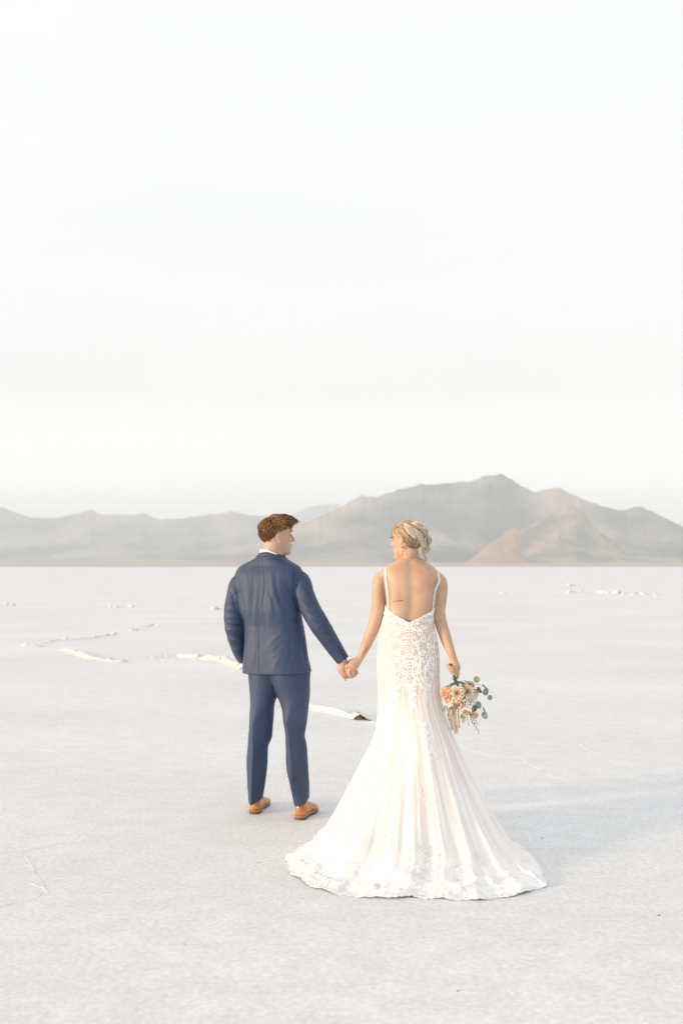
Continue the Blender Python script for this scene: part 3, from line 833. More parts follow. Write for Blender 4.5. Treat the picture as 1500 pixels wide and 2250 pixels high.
# long top, combed forward in loose wavy locks
for cl in range(900):
    az = rnd.uniform(-180, 180); e = math.degrees(math.asin(rnd.uniform(.50, 1)))
    if e < hairline_m(az): continue
    dc = sph(az, e); pc = head_surf(HEAD_M, dc)
    if pc[0] < -.06 and e < 36: continue
    ln = rnd.uniform(.045, .065); ph = pc[0] * 40 + pc[1] * 35 + rnd.uniform(-.5, .5); amp = rnd.uniform(.004, .008)
    lift = rnd.uniform(.8, 1.15) * np.interp(pc[0], [-.1, -.03, .06], [.35, .95, 1.35])
    fl = np.array([.9, -.35 + .5 * math.sin(pc[0] * 45 + pc[1] * 20), -.1])
    if pc[0] < -.05: fl = np.array([-.25, .15 + pc[1] * 3, -.9])
    if pc[0] < -.05: ln *= .7
    cen = []; q = pc + dc * .007
    for k_ in range(8):
        t = k_ / 7
        dirn = dc * (lift * (1 - 1.7 * t)) + fl * (.6 + .9 * t); dirn /= np.linalg.norm(dirn)
        wv = np.cross(dirn, dc); wv /= np.linalg.norm(wv) + 1e-9
        cen.append(q + wv * amp * math.sin(ph + t * 6) * min(1, t * 2) + dc * amp * .6 * math.cos(ph * 1.3 + t * 6) * t)
        q = q + dirn * ln / 7
    cen = np.array(cen); wv0 = np.cross(fl / np.linalg.norm(fl), dc)
    for m_ in range(8):
        a = rnd.uniform(-1, 1); b_ = rnd.uniform(-1, 1)
        tt = np.linspace(0, 1, 8)[:, None]
        spread = (.0065 * (1 - .75 * tt ** 1.5))
        strand(hm, list(cen + wv0 * a * spread + dc * b_ * spread * .6), rnd.uniform(.0010, .0017), .0004, 11, 3)
# curls falling over the forehead
for i in range(70):
    y = rnd.uniform(-.058, .045); z = .190 - abs(y) * .3 + rnd.uniform(-.006, .010)
    p = np.array([.072 + rnd.uniform(-.01, .006) - y * y * 6, y, z]); pts = []
    for k_ in range(9):
        t = k_ / 8; a = t * 3.0 + .2 * math.sin(y * 90)
        pts.append(p + np.array([.022 * math.sin(a), -.005 * t, .016 * math.sin(a * .9) - .026 * t]))
    strand(hm, pts, .0015, .0005, 12, 3)
to_frame(Fg, hm, 'hair', m_hair_m, groom_body_o)
# ------------------------------------------------------------------ bride
bride = empty('person', G(905, 1805), 'woman with braided blonde hair in a white backless lace wedding dress with train', 'person')
BY = 5.85
HB = P(893, 1224, 5.85)
Fb = Frame((HB.x + .001, 5.85, HB.z - .019), math.radians(180 - 36), pitch=0.0, scale=.97)

def spine_mod(th):
    d = np.minimum(th, 2 * math.pi - th)
    return 1 - .10 * np.exp(-(d / .17) ** 2) + .045 * np.exp(-((d - .58) / .26) ** 2)
BT = [(1232, 872, 926, 5.85, .055), (1240, 860, 940, 5.85, .062), (1248, 849, 953, 5.85, .072), (1260, 842, 962, 5.85, .084), (1280, 843, 962, 5.85, .094), (1305, 846, 959, 5.85, .096), (1330, 848, 956, 5.85, .094), (1350, 846, 950, 5.85, .090),
      (1378, 842, 951, 5.85, .092), (1405, 837, 958, 5.85, .102), (1440, 833, 962, 5.85, .116), (1475, 833, 963, 5.85, .120), (1510, 836, 961, 5.85, .112), (1540, 842, 956, 5.85, .09)]
def bride_body():
    mb = MB()
    add_head(mb, Fb, HEAD_F, False)
    limb(mb, [P(902, 1252, 5.87), P(899, 1230, 5.855), Fb([(-.024, 0, .05)])[0]], [.058, .051, .049], 14, 48)
    mb.add(*loft([body_ring(*k, mod=spine_mod, n=100) for k in blend_rings(BT, 60)]))
    # left arm, reaching to his hand
    limb(mb, [P(851, 1266, 5.87), P(836, 1276, 5.87), P(832, 1310, 5.87), P(829, 1342, 5.875), P(821, 1374, 5.88), P(809, 1405, 5.885), P(798, 1430, 5.885), P(790, 1446, 5.885)],
         [.042, .047, .041, .040, .0375, .034, .027, .022], 44, 36)
    # right arm
    limb(mb, [P(948, 1268, 5.85), P(964, 1279, 5.85), P(966.5, 1312, 5.85), P(963.5, 1343, 5.85), P(969, 1372, 5.845), P(979, 1402, 5.82), P(989, 1430, 5.79), P(996, 1448, 5.78)],
         [.042, .046, .040, .0375, .036, .033, .0255, .0205], 44, 36)
    # scapulae, trapezius
    limb(mb, [P(893, 1236, 5.84), P(862, 1252, 5.85), P(846, 1264, 5.86)], [.044, .036, .040], 14, 16)
    limb(mb, [P(910, 1236, 5.84), P(938, 1252, 5.85), P(954, 1266, 5.855)], [.044, .036, .040], 14, 16)
    for x0, x1 in ((880, 874), (926, 932)):
        mb.add(*tube([P(x0, 1275, 5.795), P(x1, 1318, 5.795)], [.030, .024], 10, 14, flat=(1.1, .5), up=(0, 1, 0)))
    # legs under the gown
    limb(mb, [P(872, 1520, 5.86), P(875, 1620, 5.86), P(880, 1720, 5.88), P(882, 1795, 5.88)], [.078, .058, .046, .028])
    limb(mb, [P(928, 1520, 5.86), P(924, 1620, 5.86), P(921, 1720, 5.88), P(920, 1795, 5.88)], [.078, .058, .046, .028])
    # left hand over his
    def h(px, py, dy=0.0): return np.array(P(px, py, 5.872 + dy))
    limb(mb, [h(792, 1443, .01), h(784, 1453, .0), h(776, 1462, -.006), h(771, 1469, -.006)], [.021, .026, .030, .024], 14, 18, flat=(1.05, .55), up=(0, 1, 0))
    for f_, r in (([(763, 1462, -.006), (761, 1471, -.016), (763, 1480, -.010), (767, 1485, .012), (766, 1481, .03)], .0085),
                  ([(768, 1466, -.010), (767, 1477, -.020), (770, 1486, -.012), (774, 1489, .012), (771, 1483, .032)], .0088),
                  ([(774, 1468, -.008), (775, 1477, -.016), (778, 1484, -.006), (780, 1485, .014), (776, 1480, .03)], .0085),
                  ([(780, 1468, -.002), (783, 1474, -.006), (785, 1479, .002), (784, 1480, .016), (780, 1476, .028)], .0076)):
        limb(mb, [h(*q) for q in f_], [r * 1.05, r, r * .96, r * .9, r * .75], 18, 10)
    limb(mb, [h(778, 1450, .012), h(768, 1455, .030), h(760, 1463, .040), h(757, 1471, .038)], [.014, .012, .010, .008], 14, 10)
    # right hand holding the stems
    def g(px, py, dy=0.0): return np.array(P(px, py, 5.775 + dy))
    limb(mb, [g(996, 1447), g(998.5, 1458), g(1001, 1468), g(1002, 1476, .004)], [.0205, .026, .0285, .021], 14, 18, flat=(.95, .62), up=(0, 1, 0))
    for f_, r in (([(999, 1466, -.014), (993, 1467, -.030), (986, 1465, -.026), (984, 1462, -.010)], .0088),
                  ([(1002, 1472, -.014), (995, 1474, -.033), (987.5, 1472, -.026), (986, 1470, -.008)], .0090),
                  ([(1005, 1477, -.010), (999, 1481, -.029), (991, 1479, -.025), (989, 1477, -.008)], .0086),
                  ([(1006, 1480, -.002), (1004, 1489, -.016), (998, 1493, -.018), (993, 1491, -.010)], .0076)):
        limb(mb, [g(*q) for q in f_], [r * 1.1, r, r * .95, r * .8], 16, 10)
    limb(mb, [g(994, 1456, .008), g(986, 1462, .010), g(982.5, 1464, -.004), g(983, 1467, -.014)], [.013, .011, .010, .008], 14, 10)
    me = fuse(mb, .0030, 4)
    return link('body', me, m_skin_f, bride)
bride_body_o = bride_body()
m_mascara = mat('dark_lashes', (.015, .01, .01), .5)
m_brow_f = mat('brow_blonde', (.16, .10, .05), .6)
add_eyes(Fb, bride_body_o, False, m_white, m_mascara, m_brow_f)

# ------------------------------------------------------------------ gown surface
NT = 384
HEM = [(-180, 905, 1775), (-130, 790, 1783), (-112, 722, 1812), (-98, 690, 1842), (-84, 658, 1866), (-70, 626, 1887), (-57, 644, 1925), (-42, 692, 1954), (-28, 752, 1967), (-12, 838, 1976), (2, 915, 1973), (16, 985, 1977),
       (28, 1042, 1980), (42, 1112, 1973), (56, 1199, 1951), (70, 1193, 1921), (82, 1170, 1884), (96, 1120, 1848), (112, 1068, 1812), (130, 1010, 1783), (180, 905, 1775)]
LV = [  # row, xl, xr, centre distance, half depth back, half depth front
    (1330, 846, 957, 5.85, .103, .112), (1350, 843, 951.5, 5.85, .099, .110), (1378, 838, 952.5, 5.85, .101, .104), (1404, 832, 960, 5.85, .111, .106), (1440, 829, 964.5, 5.85, .126, .112), (1480, 830, 965, 5.85, .130, .118),
    (1514, 830, 966, 5.845, .130, .122), (1540, 830, 970, 5.84, .135, .13), (1557, 829.5, 973, 5.84, .142, .135), (1580, 828.5, 981, 5.835, .158, .145), (1606, 825.5, 991, 5.825, .180, .160), (1635, 816, 1005, 5.81, .210, .18),
    (1663, 801, 1017, 5.79, .245, .2), (1704, 780, 1038, 5.75, .31, .235), (1749, 757, 1060, 5.68, .385, .27), (1778, 742, 1074, 5.60, .43, .32), (1802, 729, 1087, 5.50, .45, .40), (1822, 718, 1101, 5.40, .47, .52)]
lvA = np.array(LV, float)
c_, r_ = interp_pts(np.stack([lvA[:, 0], lvA[:, 0] * 0, lvA[:, 0] * 0], 1), lvA[:, 1:], 300)
TH = np.linspace(-math.pi, math.pi, NT, endpoint=False)
GR = []
for i in range(300):
    y = c_[i][0]; xl, xr, Yc, bb, bf = r_[i]
    L = P(xl, y, Yc); R_ = P(xr, y, Yc); half = (R_.x - L.x) / 2; cx = (R_.x + L.x) / 2
    e = 2.15
    sx = np.sin(TH); cy = -np.cos(TH)
    x = np.sign(sx) * np.abs(sx) ** (2 / e) * half
    yy = np.sign(cy) * np.abs(cy) ** (2 / e) * np.where(cy < 0, bb, bf)
    GR.append(np.stack([x + cx, yy + Yc, np.full(NT, L.z)], 1))
hx = np.interp(np.degrees(TH), [h[0] for h in HEM], [h[1] for h in HEM]); hy = np.interp(np.degrees(TH), [h[0] for h in HEM], [h[2] for h in HEM])
ker = np.exp(-np.linspace(-2, 2, 9) ** 2); ker /= ker.sum()
hx = np.convolve(np.pad(hx, 4, mode='wrap'), ker, 'valid'); hy = np.convolve(np.pad(hy, 4, mode='wrap'), ker, 'valid')
hemp = np.array([list(G(a, b)) for a, b in zip(hx, hy)])
last = GR[-1].copy(); NH = 110
tang = (GR[-1] - GR[-12]) ; tang[:, 2] = 0; tn = np.linalg.norm(tang, axis=1)
for k in range(1, NH + 1):
    t = k / NH
    p = last * (1 - t) + hemp * t
    p[:, 2] = last[:, 2] * (1 - t) ** 2.3 + .004
    GR.append(p)
GR = np.array(GR)                      # (410, NT, 3)
kr = np.exp(-(np.arange(-30, 31) / 13.) ** 2); kr /= kr.sum()
ext = np.concatenate([np.repeat(GR[:1], 30, 0) - (GR[1] - GR[0]) * np.arange(30, 0, -1)[:, None, None], GR, np.repeat(GR[-1:], 30, 0) + (GR[-1] - GR[-2]) * np.arange(1, 31)[:, None, None]])
GR = sum(ext[i:i + len(GR)] * kr[i] for i in range(61))
NV = len(GR)
# folds fanning out from the knee and broken scallops along the train
frng = np.random.default_rng(12)
vv = np.linspace(0, 1, NV)
rows_y = np.concatenate([c_[:, 0], np.linspace(1822, 1975, NH)])
amp = np.interp(rows_y, [1330, 1500, 1560, 1650, 1750, 1822, 1900, 1975], [0, 0, .0010, .0036, .0062, .008, .008, .008])
fold = np.zeros((NV, NT))
for c0 in np.concatenate([np.arange(-178, 180, 15) + frng.uniform(-5, 5, 24)]):
    wdt = frng.uniform(3.0, 6.0); a = frng.uniform(.5, 1.25); drift = frng.uniform(-3, 3); st = frng.uniform(1490, 1620)
    d = (np.degrees(TH)[None, :] - c0 - drift * vv[:, None] + 180) % 360 - 180
    on = np.clip((rows_y[:, None] - st) / 150, 0, 1)
    fold += a * on * (np.exp(-(d / wdt) ** 2) - .45 * np.exp(-((d - wdt * 1.9) / wdt) ** 2))
for c0 in frng.uniform(-100, 100, 46):           # fine gathers in the tulle
    wdt = frng.uniform(1.0, 1.9); a = frng.uniform(.2, .55); st = frng.uniform(1500, 1600)
    d = (np.degrees(TH)[None, :] - c0 + 180) % 360 - 180
    fold += a * np.clip((rows_y[:, None] - st) / 60, 0, 1) * np.clip((1960 - rows_y[:, None]) / 60, .2, 1) * np.exp(-(d / wdt) ** 2)
def gnormals(g):
    du = np.roll(g, -1, 1) - np.roll(g, 1, 1); dv = np.gradient(g, axis=0)
    n = np.cross(du, dv); n /= np.linalg.norm(n, axis=2)[:, :, None] + 1e-12
    return n
N0 = gnormals(GR)
if (N0[50, NT // 2] @ np.array([0, -1, 0])) < 0: N0 = -N0
N0 = np.array([[q for q in r] for r in N0])
GR = GR + N0 * (fold * amp[:, None])[:, :, None]
# near the ground the cloth puddles: small crumples
pud = np.clip((rows_y - 1840) / 100, 0, 1)[:, None]
flat_ = GR.reshape(-1, 3)
cr_ = (fbm(flat_ * np.array([9, 9, 9]), 3, 21) - .38).reshape(NV, NT)
GR[:, :, 2] += pud * np.clip(cr_, 0, 1) * .075 * np.clip((1972 - rows_y) / 40, 0, 1)[:, None]
# scalloped edge, pushed along the ground
outw = hemp - last; outw[:, 2] = 0; outw /= np.linalg.norm(outw, axis=1)[:, None]
sc_ = np.abs(np.sin(np.radians(np.degrees(TH) * 13.5 + 14 * np.sin(TH * 3)))) * .018 + np.abs(np.sin(TH * 57 + np.sin(TH * 9) * 2)) * .010 - .015
for k in range(18): GR[NV - 1 - k] += outw * (sc_ * (1 - k / 18) ** .7)[:, None]
GR[:, :, 2] = np.maximum(GR[:, :, 2], .002)
# hip shaping: buttocks
for sx_ in (-1, 1):
    d = (np.degrees(TH)[None, :] - sx_ * 30)
    GR[:, :, 1] -= (.012 * np.exp(-(d / 24) ** 2) * np.exp(-((rows_y[:, None] - 1478) / 30) ** 2))
NG = gnormals(GR)
if (NG[50, NT // 2] @ np.array([0, -1, 0])) < 0: NG = -NG

# neckline: how far up the gown goes around the body (row at each angle); V at the back
def topline(deg):
    a = abs(deg)
    if a < 66: return 1366.5 - (1366.5 - 1337) * (a / 66) ** .9
    return float(np.interp(a, [66, 80, 100, 180], [1337, 1331, 1320, 1290]))
# extend upwards for the front
m_gown = mat('tulle_over_nude_lining', (.8, .75, .7), .8, Sheen_Weight=.3)
def gown_nodes():
    n, l, b = nodes(m_gown)
    t = n.new('ShaderNodeTexCoord'); uv = n.new('ShaderNodeUVMap')
    def nz(scale, ms, detail=3):
        mg = n.new('ShaderNodeMapping'); mg.inputs['Scale'].default_value = ms
        z = n.new('ShaderNodeTexNoise'); z.inputs['Scale'].default_value = scale; z.inputs['Detail'].default_value = detail
        l.new(uv.outputs['UV'], mg.inputs['Vector']); l.new(mg.outputs['Vector'], z.inputs['Vector']); return z
    s = nz(1.0, (70, 3.0, 1)); s2 = nz(1.0, (230, 5, 1), 2)
    sep = n.new('ShaderNodeSeparateXYZ'); l.new(uv.outputs['UV'], sep.inputs['Vector'])
    gv_ = n.new('ShaderNodeValToRGB')          # nude lining shows above, fades under layers of tulle below
    el = gv_.color_ramp.elements
    el[0].position = .0; el[0].color = (1, 1, 1, 1); el[1].position = .36; el[1].color = (.62, .62, .62, 1)
    for p_, c in ((.27, .95), (.55, .6), (.75, .34), (1.0, .0)):
        q = el.new(p_); q.color = (c, c, c, 1)
    l.new(sep.outputs['Y'], gv_.inputs['Fac'])
    r = n.new('ShaderNodeMapRange'); r.inputs['From Min'].default_value = .36; r.inputs['From Max'].default_value = .58
    l.new(s.outputs['Fac'], r.inputs['Value'])
    r2 = n.new('ShaderNodeMapRange'); r2.inputs['From Min'].default_value = .3; r2.inputs['From Max'].default_value = .7; r2.inputs['To Min'].default_value = .6; r2.inputs['To Max'].default_value = 1.15
    l.new(s2.outputs['Fac'], r2.inputs['Value'])
    ad = n.new('ShaderNodeMath'); ad.operation = 'MULTIPLY'; l.new(r.outputs['Result'], ad.inputs[0]); l.new(r2.outputs['Result'], ad.inputs[1])
    up = n.new('ShaderNodeMapRange'); up.inputs['From Min'].default_value = .22; up.inputs['From Max'].default_value = .36; up.inputs['To Min'].default_value = .85; up.inputs['To Max'].default_value = 0.0
    l.new(sep.outputs['Y'], up.inputs['Value'])
    mxx = n.new('ShaderNodeMath'); mxx.operation = 'MAXIMUM'; l.new(ad.outputs[0], mxx.inputs[0]); l.new(up.outputs['Result'], mxx.inputs[1])
    fac = n.new('ShaderNodeMath'); fac.operation = 'MULTIPLY'; fac.use_clamp = True; l.new(mxx.outputs[0], fac.inputs[0]); l.new(gv_.outputs['Color'], fac.inputs[1])
    mix = n.new('ShaderNodeMix'); mix.data_type = 'RGBA'; mix.inputs['A'].default_value = (.87, .865, .86, 1); mix.inputs['B'].default_value = (.60, .47, .39, 1)
    l.new(fac.outputs[0], mix.inputs['Factor']); l.new(mix.outputs['Result'], b.inputs['Base Color'])
gown_nodes()
m_lace = mat('white_lace', (.90, .895, .89), .75)

def gown_top_row(j):
    deg = math.degrees(TH[j]); return topline((deg + 180) % 360 - 180)
def grid_sub():
    """gown grid with the rows near the top squeezed so that row 0 follows the neckline"""
    g = GR.copy()
    ry = rows_y.copy()
    out = np.empty((NV + 0, NT, 3))
    n_s = 60                                # first 60 rows re-sampled between neckline and row n_s
    yb = ry[n_s]
    for j in range(NT):
        yt = gown_top_row(j)
        tgt = np.concatenate([np.linspace(yt, yb, n_s + 1), ry[n_s + 1:]])
        for k in range(3):
            col_ = np.interp(tgt, ry, g[:, j, k])
            if yt < ry[0] and k == 2:
                ex = np.clip(ry[0] - tgt, 0, None); col_ = col_ + ex * (5.85 / FPX)
            out[:, j, k] = col_
    return out
GG = grid_sub()
v = GG.reshape(-1, 3); idx = np.arange(NV * NT).reshape(NV, NT)
jn = np.roll(np.arange(NT), -1)
f = np.stack([idx[:-1, :].ravel(), idx[1:, :].ravel(), idx[1:, jn].ravel(), idx[:-1, jn].ravel()], 1)
gme = mesh_from(v, f)
uvl = gme.uv_layers.new(name='UVMap')
li = np.empty(len(gme.loops), int); gme.loops.foreach_get('vertex_index', li)
U = (li % NT) / NT; V_ = (li // NT) / (NV - 1)
# keep the seam face from wrapping
lt = np.empty(len(gme.polygons), int); gme.polygons.foreach_get('loop_start', lt)
U4 = U.reshape(-1, 4); wrap = (U4.max(1) - U4.min(1)) > .5; U4[wrap] = np.where(U4[wrap] < .5, U4[wrap] + 1, U4[wrap])
uvs = np.stack([U4.ravel(), V_], 1).ravel(); uvl.data.foreach_set('uv', uvs)
gown = link('wedding_dress', gme, m_gown, bride)
sm = gown.modifiers.new('thick', 'SOLIDIFY'); sm.thickness = .0012; sm.offset = -1

# ------------------------------------------------------------------ lace
gru = np.linalg.norm(np.roll(GR, -1, 1) - np.roll(GR, 1, 1), axis=2) / 2     # metres per column
grv = np.linalg.norm(np.gradient(GR, axis=0), axis=2)                        # metres per row
def surf(r, c, off):
    r = min(max(r, 0), NV - 1.001); i = int(r); fi = r - i; c = c % NT; j = int(c); fj = c - j; j2 = (j + 1) % NT; i2 = min(i + 1, NV - 1)
    p = GR[i, j] * (1 - fi) * (1 - fj) + GR[i2, j] * fi * (1 - fj) + GR[i, j2] * (1 - fi) * fj + GR[i2, j2] * fi * fj
    n = NG[i, j] * (1 - fj) + NG[i, j2] * fj
    return p + n * off, n
def col_of(deg): return (deg + 180) / 360 * NT
def row_of(y): return float(np.interp(y, rows_y, np.arange(NV)))
def lace_path(mb, y0, deg0, pts, wd, mirror=False, h=.0013):
    """pts: local metres (right, down) from the anchor; drawn on the cloth as a raised cord"""
    r0 = row_of(y0); c0 = col_of(deg0); i = int(min(r0, NV - 1)); j = int(c0) % NT
    mu = max(gru[i, j], 2e-4); mv = max(grv[i, j], 2e-4)
    c = []; nn_ = []
    s = -1 if mirror else 1
    for x, y in pts:
        p, n = surf(r0 + y / mv, c0 + s * x / mu, .0012); c.append(p); nn_.append(n)
    c = np.array(c); nn_ = np.array(nn_)
    if len(c) < 2: return
    t = np.gradient(c, axis=0); t /= np.linalg.norm(t, axis=1)[:, None] + 1e-9
    sd = np.cross(t, nn_); sd /= np.linalg.norm(sd, axis=1)[:, None] + 1e-9
    m_ = len(c); w_ = wd * np.sin(np.linspace(.35, math.pi - .3, m_)) ** .6
    a = c - sd * w_[:, None] / 2; b = c + nn_ * h; d = c + sd * w_[:, None] / 2
    vs = np.concatenate([a, b, d]); fs = []
    for k in range(m_ - 1): fs += [(k, k + 1, m_ + k + 1, m_ + k), (m_ + k, m_ + k + 1, 2 * m_ + k + 1, 2 * m_ + k)]
    mb.add(vs, fs)
def spiral(r0, turns, a0, n=16, hand=1, tail=0.0):
    out = []
    for k in range(n):
        t = k / (n - 1); a = a0 + hand * t * turns * 2 * math.pi; r = r0 * (1 - .82 * t)
        out.append((r * math.cos(a), r * math.sin(a)))
    if tail:
        x0, y0 = out[0]; tx, ty = -math.sin(a0) * hand, math.cos(a0) * hand
        out = [(x0 - tx * tail * q + abs(q) * 0, y0 - ty * tail * q) for q in (1, .66, .33)] + out
    return out
def leafpath(l, a, bend=.4, n=7):
    out = []
    for k in range(n):
        t = k / (n - 1); aa = a + bend * t
        out.append((l * t * math.cos(aa), l * t * math.sin(aa)))
    return out
lr_ = random.Random(5)
bod = MB()
_cum = np.concatenate([np.zeros((NV, 1)), np.cumsum(gru[:, NT // 2:], 1)], 1)
deg_at = lambda m, y: float(np.interp(m * 1.22, _cum[int(row_of(y))], np.arange(_cum.shape[1]) * 360 / NT))       # metres round from the centre back -> degrees
# centre stem and its mirrored scrolls
def both(y, m, pts, wd):
    dg = deg_at(m, y)
    lace_path(bod, y, dg, pts, wd); lace_path(bod, y, -dg, pts, wd, mirror=True)
for y in range(1372, 1512, 7):
    both(y, .003, leafpath(.022 + .006 * math.sin(y), -1.0 + .3 * math.sin(y * .3), .9), .0055)
    lace_path(bod, y, 0, [(0, 0), (0.001, .01), (0, .02)], .004)
for (y, m, R0, tn, a0, hd, tl, wd) in [
    (1380, .022, .013, 1.3, 2.2, 1, .02, .0055), (1386, .050, .016, 1.4, .5, -1, .02, .006), (1377, .080, .015, 1.3, 2.6, 1, .02, .0055), (1398, .024, .011, 1.2, -.4, -1, .015, .005), (1402, .070, .018, 1.5, 1.3, 1, .03, .006),
    (1412, .040, .016, 1.4, 3.3, 1, .02, .006), (1418, .098, .016, 1.3, .8, -1, .02, .006), (1424, .018, .012, 1.3, 2.0, 1, .02, .005), (1432, .062, .017, 1.4, -.9, -1, .025, .006), (1440, .032, .014, 1.3, 1.0, 1, .02, .0055),
    (1446, .108, .018, 1.4, 2.4, 1, .03, .006), (1456, .024, .015, 1.5, -.5, -1, .03, .006), (1462, .082, .018, 1.3, 1.9, 1, .03, .006), (1474, .020, .015, 1.4, 2.9, 1, .02, .006), (1480, .112, .018, 1.4, .3, -1, .03, .006), (1486, .068, .014, 1.3, 3.0, 1, .03, .0055), (1492, .026, .013, 1.3, -.8, -1, .02, .005), (1500, .085, .013, 1.3, 1.2, 1, .03, .0055)]:
    both(y, m, spiral(R0, tn, a0, 18, hd, tl), wd)
# long curved side stems (the corset shaped outline running down to the hip points)
def stem(ctrl, wd):
    """ctrl: list of (row px, metres from centre)"""
    A = np.array(ctrl, float); c, _ = interp_pts(np.stack([A[:, 0], A[:, 1] * 400, A[:, 0] * 0], 1), np.ones(len(A)), 40)
    for s in (1, -1):
        c3 = []; nn_ = []
        for q in c:
            p, n = surf(row_of(q[0]), col_of(s * deg_at(q[1] / 400, q[0])), .0014); c3.append(p); nn_.append(n)
        c3 = np.array(c3); nn_ = np.array(nn_); t = np.gradient(c3, axis=0); sd = np.cross(t, nn_); sd /= np.linalg.norm(sd, axis=1)[:, None]
        m_ = len(c3); vs = np.concatenate([c3 - sd * wd / 2, c3 + nn_ * .0014, c3 + sd * wd / 2]); fs = []
        for k in range(m_ - 1): fs += [(k, k + 1, m_ + k + 1, m_ + k), (m_ + k, m_ + k + 1, 2 * m_ + k + 1, 2 * m_ + k)]
        bod.add(vs, fs)
for st in ([(1372, .004), (1384, .04), (1376, .09)], [(1388, .115), (1410, .088), (1440, .098), (1470, .070), (1506, .082)], [(1400, .006), (1420, .04), (1450, .048), (1480, .034), (1508, .062)], [(1512, .085), (1500, .050), (1494, .01)],
           [(1440, .125), (1470, .115), (1498, .10), (1512, .085)], [(1430, .004), (1450, .03), (1470, .008), (1490, .03)], [(1505, .088), (1478, .05), (1440, .055)], [(1395, .135), (1420, .125), (1450, .14), (1480, .135)]):
    stem(st, .006)
# small filling sprigs, mirrored
for k in range(190):
    y = lr_.uniform(1346, 1508); m = lr_.uniform(.006, .125)
    lim = 1512 - abs(m - .085) / .085 * 18
    if y > lim or y < 1366 - m / .13 * 24: continue
    a = lr_.uniform(0, 6.28)
    both(y, m, leafpath(lr_.uniform(.009, .018), a, lr_.uniform(-1.6, 1.6)), lr_.uniform(.003, .0055))
    if k % 3 == 0: both(y, m, spiral(lr_.uniform(.005, .009), 1.1, a, 11, lr_.choice((-1, 1))), .004)
# flanks and front
for k in range(620):
    y = lr_.uniform(1345, 1500); dg = lr_.uniform(62, 180) * lr_.choice((-1, 1)); a = lr_.uniform(0, 6.28)
    if k % 2: lace_path(bod, y, dg, spiral(lr_.uniform(.008, .015), 1.25, a, 14, lr_.choice((-1, 1)), .01), .005)
    else: lace_path(bod, y, dg, leafpath(lr_.uniform(.012, .024), a, 1.2), .005)
# scalloped neckline edging
for k in range(150):
    dg = -180 + k * 2.4; y = topline(dg) + 1.5
    if y < 1331: continue
    lace_path(bod, y, dg, spiral(.0058, 1.0, lr_.uniform(0, 6), 10), .0045)
    lace_path(bod, y + 4, dg, leafpath(.012, lr_.uniform(0, 6.28), 1.0), .0045)
bod.link('lace', m_lace, gown)
# medallion under the bodice point and sprays down the skirt
def spray(y0, deg0, y1, deg1, n, spread, dens=5):
    spr = MB()
    for i in range(n):
        t = i / max(n - 1, 1); y = y0 + (y1 - y0) * t; dg = deg0 + (deg1 - deg0) * t
        for k in range(dens):
            a = lr_.uniform(0, 6.28); yy = y + lr_.uniform(-4, 4); dd = dg + lr_.gauss(0, spread)
            if k % 2: lace_path(spr, yy, dd, spiral(lr_.uniform(.007, .014), 1.15, a, 13, lr_.choice((-1, 1))), .0045)
            else: lace_path(spr, yy, dd, leafpath(lr_.uniform(.010, .022), a, lr_.uniform(-1.2, 1.2)), .0055)
    spr.link('lace', m_lace, gown)
spray(1498, 1, 1546, 3, 12, 4, 7); spray(1512, -28, 1535, -22, 6, 3, 5); spray(1512, 28, 1535, 24, 5, 3, 4)
spray(1575, 16, 1650, 18, 12, 3.2, 6); spray(1640, -19, 1700, -22, 10, 2.2, 4); spray(1700, 6, 1740, 10, 5, 3, 3); spray(1560, -8, 1600, -10, 4, 2, 2)
spray(1790, -22, 1870, -26, 12, 2.0, 5); spray(1810, 4, 1930, 2, 30, 5.5, 9); spray(1850, 22, 1890, 26, 10, 4, 6); spray(1860, -36, 1900, -36, 8, 4, 3); spray(1830, 34, 1860, 38, 6, 2, 4)
# deep lace border all round the hem
hemb = MB()
for k in range(2900):
    dg = lr_.uniform(-125, 125); y = 1975 - abs(lr_.gauss(0, 1)) * 34
    if y < 1850: continue
    if fbm(np.array([[dg / 9, y / 26, 0]]), 2, 5)[0] < .40 + .22 * (1975 - y) / 110: continue
    a = lr_.uniform(0, 6.28)
    if k % 2: lace_path(hemb, y, dg, spiral(lr_.uniform(.007, .014), 1.2, a, 12, lr_.choice((-1, 1))), .0045)
    else: lace_path(hemb, y, dg, leafpath(lr_.uniform(.012, .026), a, lr_.uniform(-1.4, 1.4)), .006)
for k in range(460):
    dg = -125 + k * 250 / 460; lace_path(hemb, 1973.5, dg, spiral(.006, 1.0, lr_.uniform(0, 6), 9), .0042)
hemb.link('lace_border', m_lace, gown)

